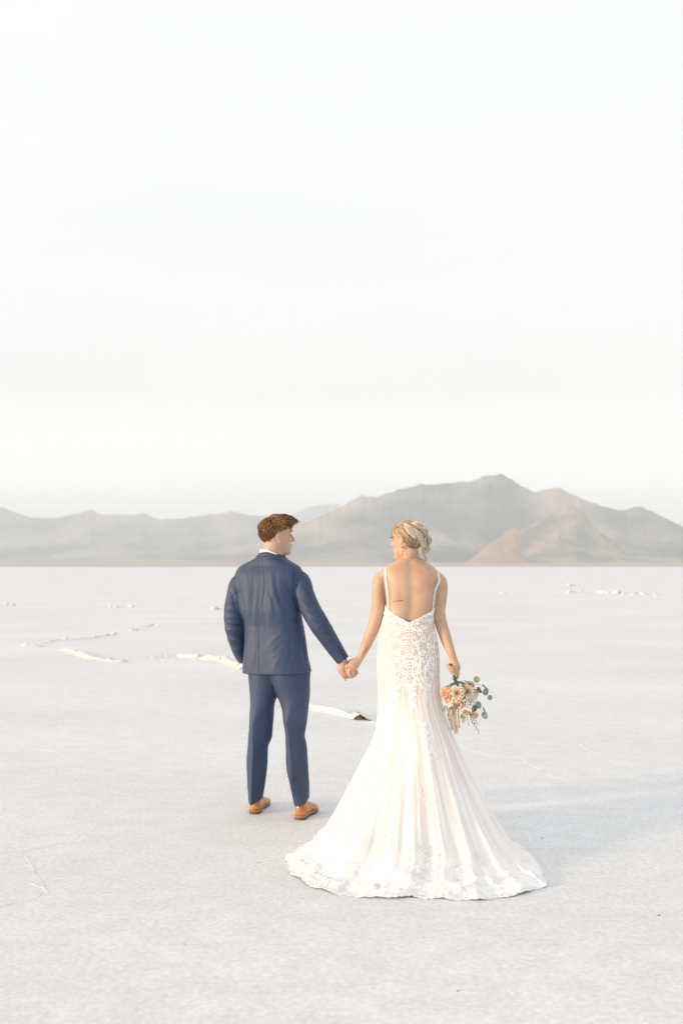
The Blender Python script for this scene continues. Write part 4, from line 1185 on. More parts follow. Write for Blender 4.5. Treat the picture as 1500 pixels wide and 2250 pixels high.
# straps of lace over the shoulders
def strap(pxs, w0, w1, name='strap'):
    c, r = interp_pts(pxs, np.linspace(w0, w1, len(pxs)), 60)
    mb = MB(); t, S, N = frames(c, (0, 1, 0))
    body = np.array(vget(bride_body_o.data)) + np.array(bride.location)
    cc = []
    nb = nget(bride_body_o.data)
    for q in c:
        d = np.linalg.norm(body - q, axis=1); k = np.argmin(d); cc.append((body[k] + nb[k] * .0025, nb[k]))
    P0 = np.array([a[0] for a in cc]); Nn = np.array([a[1] for a in cc])
    for _ in range(25):
        P0[1:-1] = (P0[:-2] + P0[1:-1] * 2 + P0[2:]) / 4; Nn[1:-1] = (Nn[:-2] + Nn[1:-1] * 2 + Nn[2:]) / 4
    t = np.gradient(P0, axis=0); t /= np.linalg.norm(t, axis=1)[:, None]
    sd = np.cross(t, Nn); sd /= np.linalg.norm(sd, axis=1)[:, None]
    rr = random.Random(2)
    hw = r[:, 0]
    # soft band with uneven edge
    ed = 1 + .28 * np.sin(np.arange(60) * 1.3) + .15 * np.sin(np.arange(60) * 2.9)
    vs = np.concatenate([P0 - sd * (hw * ed)[:, None] * .62, P0 + Nn * .003, P0 + sd * (hw * np.roll(ed, 2))[:, None] * .62]); fs = []
    for k in range(59): fs += [(k, k + 1, 61 + k, 60 + k), (60 + k, 61 + k, 121 + k, 120 + k)]
    mb.add(vs, fs)
    for k in range(1, 58):
        for s in (-1, 1):
            o_ = P0[k] + sd[k] * s * hw[k] * rr.uniform(.35, .8) + Nn[k] * .0035; a0 = rr.uniform(0, 6.28); pts = []
            for q in range(7):
                a = a0 + q * .8; ra = .0048 * (1 - q * .06); pts.append(o_ + sd[k] * ra * math.cos(a) + t[k] * ra * math.sin(a))
            mb.add(*tube(pts, [.0013] * 7, 8, 4, round_ends=False))
    return mb.link(name, m_lace, gown)
strap([P(846, 1342, 5.79), P(842, 1310, 5.775), P(837.5, 1280, 5.78), P(840, 1256, 5.80), P(848, 1246, 5.84), P(850, 1252, 5.91), P(850, 1285, 5.95)], .0085, .0100)
strap([P(954, 1342, 5.79), P(962, 1312, 5.765), P(966, 1288, 5.77), P(966, 1268, 5.79), P(958, 1251, 5.84), P(952, 1254, 5.91), P(948, 1285, 5.95)], .0062, .0070)

# tiny script tattoo under the left shoulder blade and on the forearm
m_ink = mat('faded_ink', (.13, .10, .10), .6)
def script(p0, p1, Y, name, amp, n=46):
    body = np.array(vget(bride_body_o.data)) + np.array(bride.location); nb = nget(bride_body_o.data)
    pts = []
    for k in range(n):
        t = k / (n - 1)
        x = p0[0] + (p1[0] - p0[0]) * t; y = p0[1] + (p1[1] - p0[1]) * t
        dx, dy = p1[0] - p0[0], p1[1] - p0[1]; L = math.hypot(dx, dy); wob = amp * math.sin(k * 1.55) * (1 + .5 * math.sin(k * .7))
        x += -dy / L * wob; y += dx / L * wob
        q = np.array(P(x, y, Y)); d = (body[:, 0] - q[0]) ** 2 + (body[:, 2] - q[2]) ** 2 + np.where(nb[:, 1] < -.1, 0, 9)
        j = np.argmin(d); s_ = body[j]; pts.append(np.array([q[0], s_[1], q[2]]) + nb[j] * .0008)
    mb = MB(); mb.add(*tube(pts, [.0007] * n, n * 2, 4, round_ends=False)); mb.link(name, m_ink, bride_body_o)
script((862.5, 1321.5), (885.5, 1319.5), 5.76, 'tattoo', .9)
script((797, 1437), (808, 1421), 5.86, 'tattoo', 1.6, 30)

# jewellery
m_gem = mat('bright_crystal', (.9, .88, .86), .08, Metallic=.7)
er = MB(); e0 = Fb([(-.008, -.082, .078)])[0] if False else Fb([(-.006, .080, .076)])[0]
for k in range(6): er.add(*ball(e0 + np.array([0, -.002, -.0075 * k]), (.0022 + .0012 * (k == 4) + .001 * (k == 3),) * 3, 10, 6))
er.add(*tube([e0 + np.array([0, 0, .008]), e0 + np.array([0, -.002, -.04])], [.0009, .0009], 6, 5))
er.link('earring', m_gem, bride)
rg = MB(); rc = np.array(P(767.2, 1471, 5.852))
rg.add(*ball(rc + np.array([0, -.010, .001]), (.0042, .0035, .0042), 10, 6)); 
ringp = [rc + np.array([.0098 * math.cos(a), .0098 * math.sin(a), .003 * math.cos(a)]) for a in np.linspace(0, 2 * math.pi, 17)]
rg.add(*tube(ringp, [.0014] * 17, 34, 6, round_ends=False)); rg.link('ring', m_gem, bride)

# ------------------------------------------------------------------ blonde hair
m_hair_f = mat('blonde_hair', (.5, .36, .22), .42, Specular_IOR_Level=.5)
strandcol(m_hair_f, [(.10, .065, .035), (.26, .18, .10), (.52, .39, .24), (.68, .54, .36)])
m_hair_light = mat('highlighted_hair', (.66, .54, .41), .42, Specular_IOR_Level=.5)
strandcol(m_hair_light, [(.42, .33, .23), (.62, .52, .40), (.80, .72, .60)])
hf_ = MB(); rnd.seed(9)
def hairline_f(az):
    return float(np.interp(abs(az), [0, 35, 60, 78, 92, 108, 130, 180], [38, 34, 20, 2, -4, -16, -40, -46]))
caprings = []
for q in np.linspace(0, 1, 24):
    ring = []
    for j in range(nA):
        az = j / nA * 360; a2 = (az + 180) % 360 - 180
        e = 89.5 + (hairline_f(a2) - 89.5) * q; d = sph(az, e); p = head_surf(HEAD_F, d)
        th = .010 * (1 - .95 * max(0, q - .8) / .2) 
        ring.append(p + d * th)
    caprings.append(np.array(ring))
v, f = loft(caprings, cap=False); capm = MB(); capm.add(v, f)
m_cap_f = mat('hair_roots', (.2, .14, .08), .6); noisecol(m_cap_f, (.13, .09, .05), (.34, .25, .15), 90, 4)
to_frame(Fb, capm, 'hair_roots', m_cap_f, bride_body_o)
# combed strands: from the hairline back towards the braid that runs down the far side
_bl = []
for az, e, lift in [(90, 74, .000), (124, 63, .006), (134, 51, .011), (146, 38, .015), (158, 22, .017), (168, 5, .017), (176, -12, .016), (183, -28, .013)]:
    d = sph(az, e); _bl.append(head_surf(HEAD_F, d) + d * lift)
_bl.append(np.array([-.104, -.028, .030])); _bl.append(np.array([-.100, -.030, .002]))
_bl = np.array(_bl)
def braid_pt(t):
    """braid line in the head frame: from the crown down the back to the nape"""
    x = np.linspace(0, 1, len(_bl)); return np.array([np.interp(t, x, _bl[:, k]) for k in range(3)])
for i in range(2400):
    az = rnd.uniform(-180, 180); el_ = hairline_f(az) + abs(rnd.gauss(0, 24)) + 1
    if el_ > 80: continue
    p0 = sph(az, el_); far_ = None; tz = np.clip(1 - (el_ + 46) / 120 + rnd.uniform(-.1, .1), 0.05, .8)
    tgt = braid_pt(tz) - c0; tgt /= np.linalg.norm(tgt)
    pts = []; jit = rnd.uniform(.009, .0135); wv = rnd.uniform(0, 6)
    for s in range(9):
        t = s / 8; d = p0 * (1 - t) + tgt * t; d /= np.linalg.norm(d)
        # arc up a little on its way round
        d = d + np.array([0, 0, (.10 + .9 * max(0, -(p0 @ tgt))) * math.sin(t * math.pi)]); d /= np.linalg.norm(d)
        pts.append(head_surf(HEAD_F, d) + d * (jit * min(1, .25 + t * 3) + .0015 * math.sin(wv + t * 9)))
    strand(hf_, pts, rnd.uniform(.0009, .0016), .0008, 14, 3)
def wisp(p, n_, ln, spread, drop=.5):
    for i in range(n_):
        q = np.array(p) + np.array([rnd.gauss(0, .004) for _ in range(3)]); dd = np.array([rnd.gauss(0, spread), rnd.gauss(0, spread), rnd.gauss(-drop, spread)]); dd /= np.linalg.norm(dd)
        L_ = ln * rnd.uniform(.5, 1.1); pts = [q, q + dd * L_ * .4 + np.array([rnd.gauss(0, .004), rnd.gauss(0, .004), 0]), q + dd * L_ + np.array([0, 0, -.006])]
        strand(hf_, pts, .0004, .0002, 8, 3)
wisp((-.10, -.06, .19), 16, .035, .8, -.2); wisp((-.11, -.07, .13), 14, .035, .8, 0); wisp((-.05, 0, .235), 12, .03, .8, -.6); wisp((-.07, 0, .05), 10, .03, .4, .8)
to_frame(Fb, hf_, 'hair', m_hair_f, bride_body_o)
# braid: plump overlapping lobes either side of the line, each a bundle of strands
br = MB()
def lobe(a, b, w_, bulge, out):
    a = np.array(a); b = np.array(b); ax = b - a; L = np.linalg.norm(ax); ax /= L
    out = out - ax * (out @ ax); out /= np.linalg.norm(out); sd = np.cross(ax, out)
    core = [a + ax * L * t + out * bulge * math.sin(t * math.pi) for t in np.linspace(0, 1, 7)]
    br.add(*tube(core, [w_ * (.25 + .75 * math.sin(max(.08, t) * math.pi * .93)) * .8 for t in np.linspace(0, 1, 7)], 16, 12))
    for k in range(34):
        u = rnd.uniform(-1, 1); phi = u * 1.9; pts = []
        for t in np.linspace(0, 1, 8):
            rr = w_ * (.22 + .80 * math.sin(math.pi * (t * .93 + .03))) * .9
            pts.append(a + ax * L * t + out * (bulge * math.sin(t * math.pi) + rr * math.cos(phi)) + sd * rr * math.sin(phi + .25 * math.sin(t * 4 + k)))
        strand(br, pts, rnd.uniform(.0010, .0017), .0006, 12, 4)
_hs = []
for az in np.arange(30, 232, 3.0):
    for e in np.arange(-60, 88, 3.0):
        d = sph(az, e); _hs.append((head_surf(HEAD_F, d), d))
_hp = np.array([a[0] for a in _hs]); _hd = np.array([a[1] for a in _hs]); _hw = Fb(_hp + _hd * .012); _dw = _hd @ Fb.R.T
_hx, _hy = proj(_hw)
def hp(x, y, lift):
    k = np.argmin((_hx - x) ** 2 + (_hy - y) ** 2 + np.where(_dw[:, 1] < .12, 0, 1e4)); p = _hp[k] + _hd[k] * lift
    w_ = Fb(p)[0]; q = np.array(P(x, y, w_[1])); return (q - Fb.o) @ Fb.R / Fb.k, _hd[k]
for (x0, y0, x1, y1, wd, lf) in [(889, 1152, 911, 1181, .0185, .010), (903, 1149, 925, 1163, .0155, .010), (909, 1162, 925, 1195, .0180, .014), (921, 1158, 938, 1180, .0160, .012),
                                 (923, 1178, 929, 1210, .0170, .016), (935, 1174, 941, 1200, .0150, .013), (926, 1200, 931, 1222, .0150, .014), (936, 1194, 935, 1217, .0135, .012), (928, 1214, 932, 1235, .0120, .010)]:
    a, oa = hp(x0, y0, lf + .003); b, ob = hp(x1, y1, lf + .004)
    lobe(a, b, wd * 1.28, .010, oa + ob)
for i in range(60):
    t = rnd.uniform(0, 1); p = braid_pt(t) + np.array([rnd.gauss(0, .010) for _ in range(3)]); d = (p - c0); d /= np.linalg.norm(d)
    pts = [p, p + d * .012 + np.array([rnd.gauss(0, .008) for _ in range(3)]), p + d * .018 + np.array([rnd.gauss(0, .015) for _ in range(3)])]
    strand(br, pts, .0006, .0003, 7, 3)
to_frame(Fb, br, 'braid', m_hair_light, bride_body_o)
# ------------------------------------------------------------------ bouquet hanging from her right hand
bq0 = P(1010, 1535, 5.76)
bouquet = empty('bouquet', bq0, 'hanging bouquet of peach and cream flowers with round green leaves and ribbon', 'bouquet')
def petalmat(name, c1, c2, scale=25):
    m = mat(name, c1, .6, Subsurface_Weight=.08, Subsurface_Scale=.004); noisecol(m, c1, c2, scale, 3); return m
m_terra = petalmat('terracotta_petal', (.60, .33, .21), (.78, .50, .36))
m_peach = petalmat('peach_petal', (.74, .48, .33), (.84, .63, .48))
m_cream = petalmat('cream_petal', (.84, .70, .54), (.88, .79, .66))
m_blush = petalmat('blush_petal', (.83, .69, .62), (.87, .78, .73))
m_whitep = petalmat('white_petal', (.80, .77, .70), (.86, .84, .80))
m_gold = petalmat('golden_centre', (.74, .46, .20), (.82, .60, .32), 90)
m_leaf = petalmat('eucalyptus_leaf', (.17, .25, .18), (.26, .35, .26)); m_leaf2 = petalmat('dark_leaf', (.085, .13, .095), (.14, .20, .14)); m_leaf3 = petalmat('yellowing_leaf', (.40, .38, .16), (.5, .45, .24))
m_stem = mat('stem', (.10, .13, .07), .6); m_bark = mat('dark_sprig', (.08, .075, .05), .7)
m_ribbon = mat('champagne_ribbon', (.70, .55, .38), .6, Sheen_Weight=.4)
noisecol(m_ribbon, (.68, .56, .42), (.82, .72, .58), 1.0, 3, mapscale=(160, 160, 6))
BD = 5.74
def basis(n):
    n = np.array(n, float); n /= np.linalg.norm(n); u = np.cross(n, [0, 0, 1.0]) if abs(n[2]) < .95 else np.array([1.0, 0, 0]); u /= np.linalg.norm(u); return n, u, np.cross(n, u)
def petal(mb, c, n, a, tilt, L, Wd, cup=.3, base=.2, point=.0, curl=0.0):
    """petal from centre c of a flower facing n, at angle a, tilted up by tilt"""
    n, u, v = basis(n); rad = u * math.cos(a) + v * math.sin(a); side = -u * math.sin(a) + v * math.cos(a)
    vs = []; fs = []; nu, nv = 7, 6
    for i in range(nu):
        t = i / (nu - 1); tl = tilt - curl * t * t
        cen = c + rad * (L * t * math.cos(tl)) + n * (L * t * math.sin(tl))
        wd = Wd * (base + (1 - base) * math.sin(min(1, t * 1.25) * math.pi / 2)) * (1 - (t ** 4) * (.35 + .6 * point))
        up = n * math.cos(tl) - rad * math.sin(tl)
        for j in range(nv):
            s = (j / (nv - 1) * 2 - 1); vs.append(cen + side * wd * s / 2 + up * cup * wd * s * s * .6)
    for i in range(nu - 1):
        for j in range(nv - 1): fs.append((i * nv + j, i * nv + j + 1, (i + 1) * nv + j + 1, (i + 1) * nv + j))
    mb.add(vs, fs)
def rose(px, py, R, n, m, dY=0.0, name='rose', label=None):
    c = np.array(P(px, py, BD + dY)); mb = MB(); k = 0
    for ring_, (cnt_, tl, l, w_) in enumerate([(3, 1.45, .55, .55), (4, 1.3, .68, .65), (5, 1.08, .82, .75), (6, .82, .95, .85), (7, .5, 1.05, .95), (7, .2, 1.08, 1.0)]):
        for i in range(cnt_):
            a = i / cnt_ * 6.283 + ring_ * .7 + rnd.uniform(-.15, .15)
            petal(mb, c - np.array(basis(n)[0]) * R * .35, n, a, tl + rnd.uniform(-.08, .08), R * l, R * w_ * 1.05, .55, .45, 0, .35 + .1 * ring_)
    o = mb.link(name, m, bouquet)
    if label: o['label'] = label
    return o
def dahlia(px, py, R, n, dY=0.0):
    c = np.array(P(px, py, BD + dY)); mb = MB(); nn_ = basis(n)[0]
    for ring_, (cnt_, tl, l) in enumerate([(9, .12, 1.0), (9, .38, .92), (8, .68, .76), (7, .98, .56)]):
        for i in range(cnt_):
            a = i / cnt_ * 6.283 + ring_ * .35 + rnd.uniform(-.06, .06); petal(mb, c, n, a, tl + rnd.uniform(-.06, .06), R * l * rnd.uniform(.93, 1.05), R * .40, .8, .45, .75, -.1)
    o = mb.link('dahlia', m_cream, bouquet)
    cm = MB()
    for i in range(26):
        a = i * 2.4; r0 = R * .030 * math.sqrt(i) * 1.1; petal(cm, c + nn_ * R * .12 + (basis(n)[1] * math.cos(a) + basis(n)[2] * math.sin(a)) * r0, n, a, 1.25 - i * .012, R * .32, R * .10, .6, .5, .7)
    cm.link('flower_centre', m_gold, o)
def leafobj(px, py, R, asp, ang, n, m, dY=0.0, stem_to=None):
    """round leaf: R half length px, asp width ratio, ang in picture"""
    c = np.array(P(px, py, BD + dY)); n, u, v = basis(n)
    ax = np.array([math.cos(ang), 0, math.sin(ang)]); ax -= n * (ax @ n); ax /= np.linalg.norm(ax); sd = np.cross(n, ax)
    L = R * BD / FPX; vs = []; fs = []; nu, nv = 13, 7
    for i in range(nu):
        t = i / (nu - 1) * 2 - 1; w_ = math.sqrt(max(1 - t * t, 0)) * (1 - .18 * t) * L * asp
        for j in range(nv):
            s = j / (nv - 1) * 2 - 1; vs.append(c + ax * L * t + sd * w_ * s + n * (-abs(s) * -.10 * L + .06 * L * t * t * 2 + .03 * L * math.sin(3 * t + s)))
    for i in range(nu - 1):
        for j in range(nv - 1): fs.append((i * nv + j, i * nv + j + 1, (i + 1) * nv + j + 1, (i + 1) * nv + j))
    mb = MB(); mb.add(vs, fs); mb.add(*tube([c - ax * L * 1.0, c, c + ax * L * .8], [.0008, .0006, .0003], 8, 4))
    return mb.link('leaf', m, bouquet)
rnd.seed(21)
rose(979.5, 1522, .040, (-.45, -1, .25), m_terra, -.02, label='terracotta rose nearest the dress')
dahlia(1004, 1523, .047, (-.12, -1, .12), -.05)
dahlia(1026, 1520, .045, (.3, -1, .25), -.03)
rose(986, 1543, .038, (-.3, -1, -.3), m_blush, -.015)
rose(1008, 1551, .029, (0, -1, -.3), m_terra, -.035, label='small rust coloured rose low in the middle')
rose(1033, 1502, .028, (.3, -.6, .9), m_peach, .02)
rose(1046, 1525, .030, (1, -.6, .1), m_peach, .02)
rose(1035, 1541, .032, (.4, -1, -.2), m_whitep, -.01)
rose(1018, 1507, .026, (.1, -.6, 1), m_whitep, .03); rose(1000, 1540, .03, (0, -1, 0), m_cream, .01)
rose(992, 1558, .026, (-.2, -1, -.8), m_blush, .02); rose(1020, 1535, .03, (.1, -1, -.1), m_blush, .01)
rose(1021, 1567, .0165, (-.2, -1, -.5), m_gold, -.01, 'small_flower'); rose(1038, 1571, .0165, (.3, -1, -.5), m_gold, -.005, 'small_flower'); rose(1047, 1574, .018, (.6, -.7, -.3), m_cream, .02, 'small_flower')
# baby's breath
mb = MB()
for k in range(130):
    q = np.array(P(1023 + rnd.gauss(0, 7.5), 1546 + rnd.gauss(0, 7.5), BD - .045 + rnd.uniform(-.012, .02)))
    mb.add(*ball(q, rnd.uniform(.0022, .0038), 6, 4))
for k in range(30):
    q = np.array(P(1044 + rnd.gauss(0, 3), 1531 + rnd.gauss(0, 5), BD - .02 + rnd.uniform(-.012, .02))); mb.add(*ball(q, rnd.uniform(.002, .0034), 6, 4))
mb.link('small_blossoms', m_whitep, bouquet)
mb = MB()
for k in range(46):
    a = np.array(P(1020 + rnd.gauss(0, 3), 1536, BD - .01)); b = np.array(P(1023 + rnd.gauss(0, 8.5), 1547 + rnd.gauss(0, 8), BD - .045 + rnd.uniform(-.01, .02))); mb.add(*tube([a, (a + b) / 2 + np.array([0, -.006, 0]), b], [.0007] * 3, 6, 4))
mb.link('fine_stems', m_leaf2, bouquet)
# leaves
for q in [(1047, 1493, 7.3, .95, .1, (.1, -1, .2), m_leaf), (1051.5, 1516.5, 8.2, .62, -.85, (.5, -1, .3), m_leaf2), (1066, 1520, 8.2, .80, 1.2, (.0, -1, .1), m_leaf), (1063, 1509, 7, .45, -.75, (.6, -.6, .6), m_leaf),
          (1075.5, 1532.5, 6, .9, 1.3, (.2, -1, 0), m_leaf), (1050, 1549, 8.6, .8, -1.2, (.3, -1, .1), m_leaf), (1041.5, 1556, 8.6, .75, 1.0, (-.2, -1, -.2), m_leaf2), (1064, 1572, 8.4, .80, -1.0, (.1, -1, .1), m_leaf), (1062, 1560, 8, .35, -1.0, (.7, -.5, .3), m_leaf2),
          (1019, 1581, 8, .5, 1.2, (-.2, -1, 0), m_leaf3), (1016, 1572, 8, .5, 1.0, (-.4, -1, .2), m_leaf), (987, 1508, 8.5, .45, .35, (-.2, -.7, .8), m_leaf), (996, 1503, 9, .42, .6, (0, -.7, .8), m_leaf2), (1008, 1500, 9, .5, .1, (0, -.6, 1), m_leaf2), (1016, 1502, 8, .42, -.4, (.2, -.6, .9), m_leaf2),
          (1024, 1498, 6, .4, -.3, (.2, -.6, .9), m_leaf), (973, 1540, 8, .5, 1.4, (-.5, -1, 0), m_leaf3), (977, 1556, 8, .45, 1.2, (-.3, -1, 0), m_leaf), (1003, 1506, 7, .5, 1.9, (0, -1, .3), m_leaf2)]:
    leafobj(*q)
# twigs that carry the outer leaves, and the two trailing sprigs
def sprig(pts, n_b, m_=m_bark, blob=.0034, name='sprig'):
    p = [np.array(P(*q)) for q in pts]; c, _ = interp_pts(p, np.ones(len(p)), 30); mb = MB(); mb.add(*tube(p, np.linspace(.0011, .0006, len(p)), 20, 5))
    for i in range(n_b):
        t = (i + .6) / n_b; q = c[int(t * 29)] + np.array([rnd.uniform(-.005, .005), rnd.uniform(-.004, .004), rnd.uniform(-.004, .004)])
        d = np.array([rnd.uniform(-.5, .5), rnd.uniform(-.4, .4), -1]); d /= np.linalg.norm(d); mb.add(*tube([q, q + d * blob * 1.6, q + d * blob * 3.2], [blob * .35, blob * .62, blob * .2], 6, 6))
    return mb.link(name, m_, bouquet)
sprig([(1020, 1515, 5.74), (1040, 1503, 5.74), (1062, 1508, 5.74), (1084, 1522, 5.74)], 0, m_stem, name='twig'); sprig([(1030, 1515, 5.74), (1058, 1522, 5.74), (1075, 1532, 5.74)], 0, m_stem, name='twig')
sprig([(1030, 1540, 5.73), (1052, 1556, 5.73), (1064, 1572, 5.73)], 0, m_stem, name='twig'); sprig([(1020, 1510, 5.75), (1038, 1498, 5.75), (1047, 1493, 5.74)], 0, m_stem, name='twig')
sprig([(1028, 1562, 5.72), (1034, 1580, 5.72), (1043, 1595, 5.72), (1053, 1610, 5.72)], 13); sprig([(1030, 1565, 5.72), (1040, 1581, 5.72), (1050, 1591, 5.72)], 8)
sprig([(1024, 1565, 5.73), (1026, 1582, 5.73), (1031, 1594, 5.73)], 5, blob=.0026); sprig([(1000, 1545, 5.70), (994, 1560, 5.70), (992, 1572, 5.70)], 7, m_leaf2, .0045)
sprig([(1002, 1548, 5.70), (998, 1562, 5.70), (996, 1576, 5.70)], 7, m_leaf2, .004); sprig([(990, 1550, 5.71), (983, 1570, 5.71), (984, 1582, 5.71)], 5, m_leaf2, .0045)
# stems through the fist and the hanging ribbon
mb = MB()
for k in range(7):
    o_ = np.array([rnd.uniform(-.006, .006), rnd.uniform(-.006, .006), 0])
    mb.add(*tube([np.array(P(989, 1459, 5.765)) + o_, np.array(P(995, 1478, 5.757)) + o_ * .8, np.array(P(1003, 1505, 5.745)) + o_ * 1.5, np.array(P(1008 + rnd.uniform(-9, 9), 1525, 5.745))], [.0026] * 4, 14, 6))
mb.link('stems', m_stem, bouquet)
def ribbon(top, bot, w0, w1, ph, dY):
    rows = []; n = 30; m_ = 22
    for i in range(n):
        t = i / (n - 1); x = top[0] + (bot[0] - top[0]) * t + 2.0 * math.sin(t * 3 + ph); y = top[1] + (bot[1] - top[1]) * t; wd = w0 + (w1 - w0) * t ** .8
        r = []
        for j in range(m_):
            s = j / (m_ - 1) * 2 - 1; q = np.array(P(x + s * wd / 2, y + (2.5 * abs(s) if i == n - 1 else 0), 5.745 + dY)); q[1] += .007 * math.sin(s * 6 + ph + t * 2) * (1 - .3 * t); r.append(q)
        rows.append(np.array(r))
    v, f = loft(rows, cap=False, close=False); mb = MB(); mb.add(v, f); o = mb.link('ribbon', m_ribbon, bouquet)
    s_ = o.modifiers.new('t', 'SOLIDIFY'); s_.thickness = .0008
ribbon((992, 1550), (1002, 1611), 26, 9, 0, .02); ribbon((985, 1548), (996, 1603), 18, 8, 1.4, .03); ribbon((1000, 1552), (1009, 1598), 14, 9, 2.6, .012)
# ------------------------------------------------------------------ salt pressure ridges, crust lines and chips
m_crust = mat('broken_salt_crust', (.66, .62, .56), .8)
noisecol(m_crust, (.62, .60, .565), (.77, .75, .72), 22, 4); bump(m_crust, 60, .5, .004)
m_under = mat('dark_brown_crust', (.16, .12, .07), .9)  # dark brown for the block and floor inside the leaning plates
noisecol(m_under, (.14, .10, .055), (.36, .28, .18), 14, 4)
def ridge(name, pts, w_, h, label, seed, rough=.5, slabs=0, cat='salt ridge'):
    """heaved line of crust: pts = photo pixels on the ground"""
    p = np.array([list(G(*q)) for q in pts]); L = np.sum(np.linalg.norm(np.diff(p, axis=0), axis=1)); n = int(max(24, min(260, L / .012)))
    c, _ = interp_pts(p, np.ones(len(p)), n)
    t = np.gradient(c, axis=0); t /= np.linalg.norm(t, axis=1)[:, None]; s = np.stack([t[:, 1], -t[:, 0], t[:, 0] * 0], 1)
    prof = np.array([(-1, 0), (-.72, .12), (-.45, .42), (-.22, .80), (-.05, 1.0), (.06, .96), (.2, .62), (.42, .30), (.7, .1), (1, 0)])
    u = np.linspace(0, 1, n); env = np.sin(np.clip(u * 1.0, 0, 1) * math.pi) ** .35
    h *= .72 if p[:, 1].mean() < 25 else .36
    H = h * env * (.35 + 1.1 * fbm(np.stack([u * L * 2.2, u * 0, u * 0 + seed], 1), 3, seed))
    W = w_ * (.55 + .9 * fbm(np.stack([u * L * 3, u * 0 + 3, u * 0 + seed], 1), 3, seed + 1))
    j = (fbm(np.stack([u * L * 4, u * 0, u * 0 + 7 + seed], 1), 4, seed + 2) - .5) * w_ * 1.2
    rows = []
    for a, b in prof:
        z = b * H; q = c + s * (a * W + j)[:, None]; nz_ = (fbm(np.stack([q[:, 0] * 30, q[:, 1] * 30, q[:, 2] * 0 + a], 1), 3, seed + 4) - .5) * h * rough * (b > 0)
        q[:, 2] = z + nz_ * np.sign(b) + (0.002 if 0 < b else -.004); rows.append(q)
    v, f = loft(rows, cap=False, close=False)
    # join bottom so it is a closed ridge
    mb = MB(); mb.add(v, f)
    rr = random.Random(seed)
    for k in range(slabs * 2 // 3):
        i = rr.randrange(2, n - 2); q = c[i] + s[i] * rr.uniform(-.7, .7) * w_; sz = rr.uniform(.25, .7) * w_
        R = rotz(rr.uniform(0, 6.28)) @ rotx(rr.uniform(-.5, .5)) @ roty(rr.uniform(-.5, .5))
        pts_ = []; m_ = 7
        for z_ in (-.5, .5):
            pts_.append(np.array([[math.cos(a) * sz * rr.uniform(.7, 1.1), math.sin(a) * sz * .7 * rr.uniform(.7, 1.1), z_ * sz * .4] for a in np.linspace(0, 6.283, m_, endpoint=False)]) @ R.T + q + np.array([0, 0, H[i] * .6 + .004]))
        vv_, ff = loft(pts_); mb.add(vv_, ff)
    o = mb.link(name, m_crust, None, smooth=True)
    return tagit(o, label, cat, 'heaved ridges of salt crust')
# the raised rib that breaks open beside the dress
rb = ridge('salt_ridge', [(600, 1556), (640, 1551), (672, 1552), (700, 1558), (735, 1565), (765, 1573), (788, 1581)], .085, .055, 'raised white salt rib with a broken hollow end between the couple', 4, .18)
def tent():
    """two crust plates leaning together over a dark hollow"""
    a = P(775.5, 1582, 7.2)
    g = lambda x, y: np.array(G(x, y)); up = np.array([0, 0, 1.0])
    L0 = g(775, 1581.5); R0 = g(815, 1583.5); apex = g(790, 1583); back = np.array([-.05, .42, 0])
    th = .009; H = .062
    ap = apex + up * H
    mb = MB()
    for a_, b_ in ((L0, ap), (ap, R0)):
        d = b_ - a_; nrm = np.cross(d, back); nrm /= np.linalg.norm(nrm)
        if nrm[2] < 0: nrm = -nrm
        n1, n2 = 14, 8; vs = []; fs = []
        for sgn in (0, 1):
            for i in range(n1):
                for j in range(n2):
                    t = i / (n1 - 1); r = j / (n2 - 1)
                    q = a_ + d * t + back * r * (1 - .25 * t); q = q + nrm * (th if sgn else 0) + np.array([0, 0, -r * q[2] * .55])
                    q = q + nrm * (rnd.uniform(-.002, .002)) + back * (rnd.uniform(-.02, .02) if j == 0 else 0); vs.append(q)
        o = n1 * n2
        for i in range(n1 - 1):
            for j in range(n2 - 1):
                fs.append((i * n2 + j, i * n2 + j + 1, (i + 1) * n2 + j + 1, (i + 1) * n2 + j)); fs.append((o + i * n2 + j, o + (i + 1) * n2 + j, o + (i + 1) * n2 + j + 1, o + i * n2 + j + 1))
            fs.append((i * n2, (i + 1) * n2, o + (i + 1) * n2, o + i * n2))
        mb.add(vs, fs)
    pl = mb.link('crust_plate', m_crust, rb, smooth=False)
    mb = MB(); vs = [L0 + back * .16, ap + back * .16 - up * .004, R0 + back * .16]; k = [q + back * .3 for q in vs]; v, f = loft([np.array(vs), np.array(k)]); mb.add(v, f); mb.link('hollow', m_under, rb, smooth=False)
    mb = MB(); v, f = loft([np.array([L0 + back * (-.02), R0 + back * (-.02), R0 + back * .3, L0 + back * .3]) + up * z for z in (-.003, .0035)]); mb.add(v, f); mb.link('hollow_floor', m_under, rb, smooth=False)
tent()
ridge('salt_ridge', [(812, 1586), (835, 1592), (870, 1600)], .10, .022, 'low pale salt rib disappearing behind the wedding dress', 6, .3)
ridge('salt_ridge', [(137, 1427), (150, 1432), (170, 1436), (186, 1443), (200, 1447), (222, 1450), (240, 1452), (272, 1455)], .11, .062, 'broken salt ridge at left ending in a crusty lump', 8, .6, 14)
ridge('salt_ridge', [(330, 1447), (370, 1445), (410, 1445), (436, 1446), (455, 1448), (478, 1450), (498, 1453), (520, 1462), (545, 1472)], .13, .085, 'largest lumpy salt ridge touching the sleeve of the man', 12, .6, 16)
ridge('salt_ridge', [(105, 1412), (125, 1408), (150, 1407), (185, 1404), (215, 1399), (240, 1396), (262, 1393)], .12, .038, 'thin salt ridge slanting up at left in the middle distance', 15, .7, 10)
ridge('salt_ridge', [(284, 1386), (292, 1384), (298, 1386)], .10, .07, 'small isolated salt lump at left above the broken ridge', 17, .8, 5)
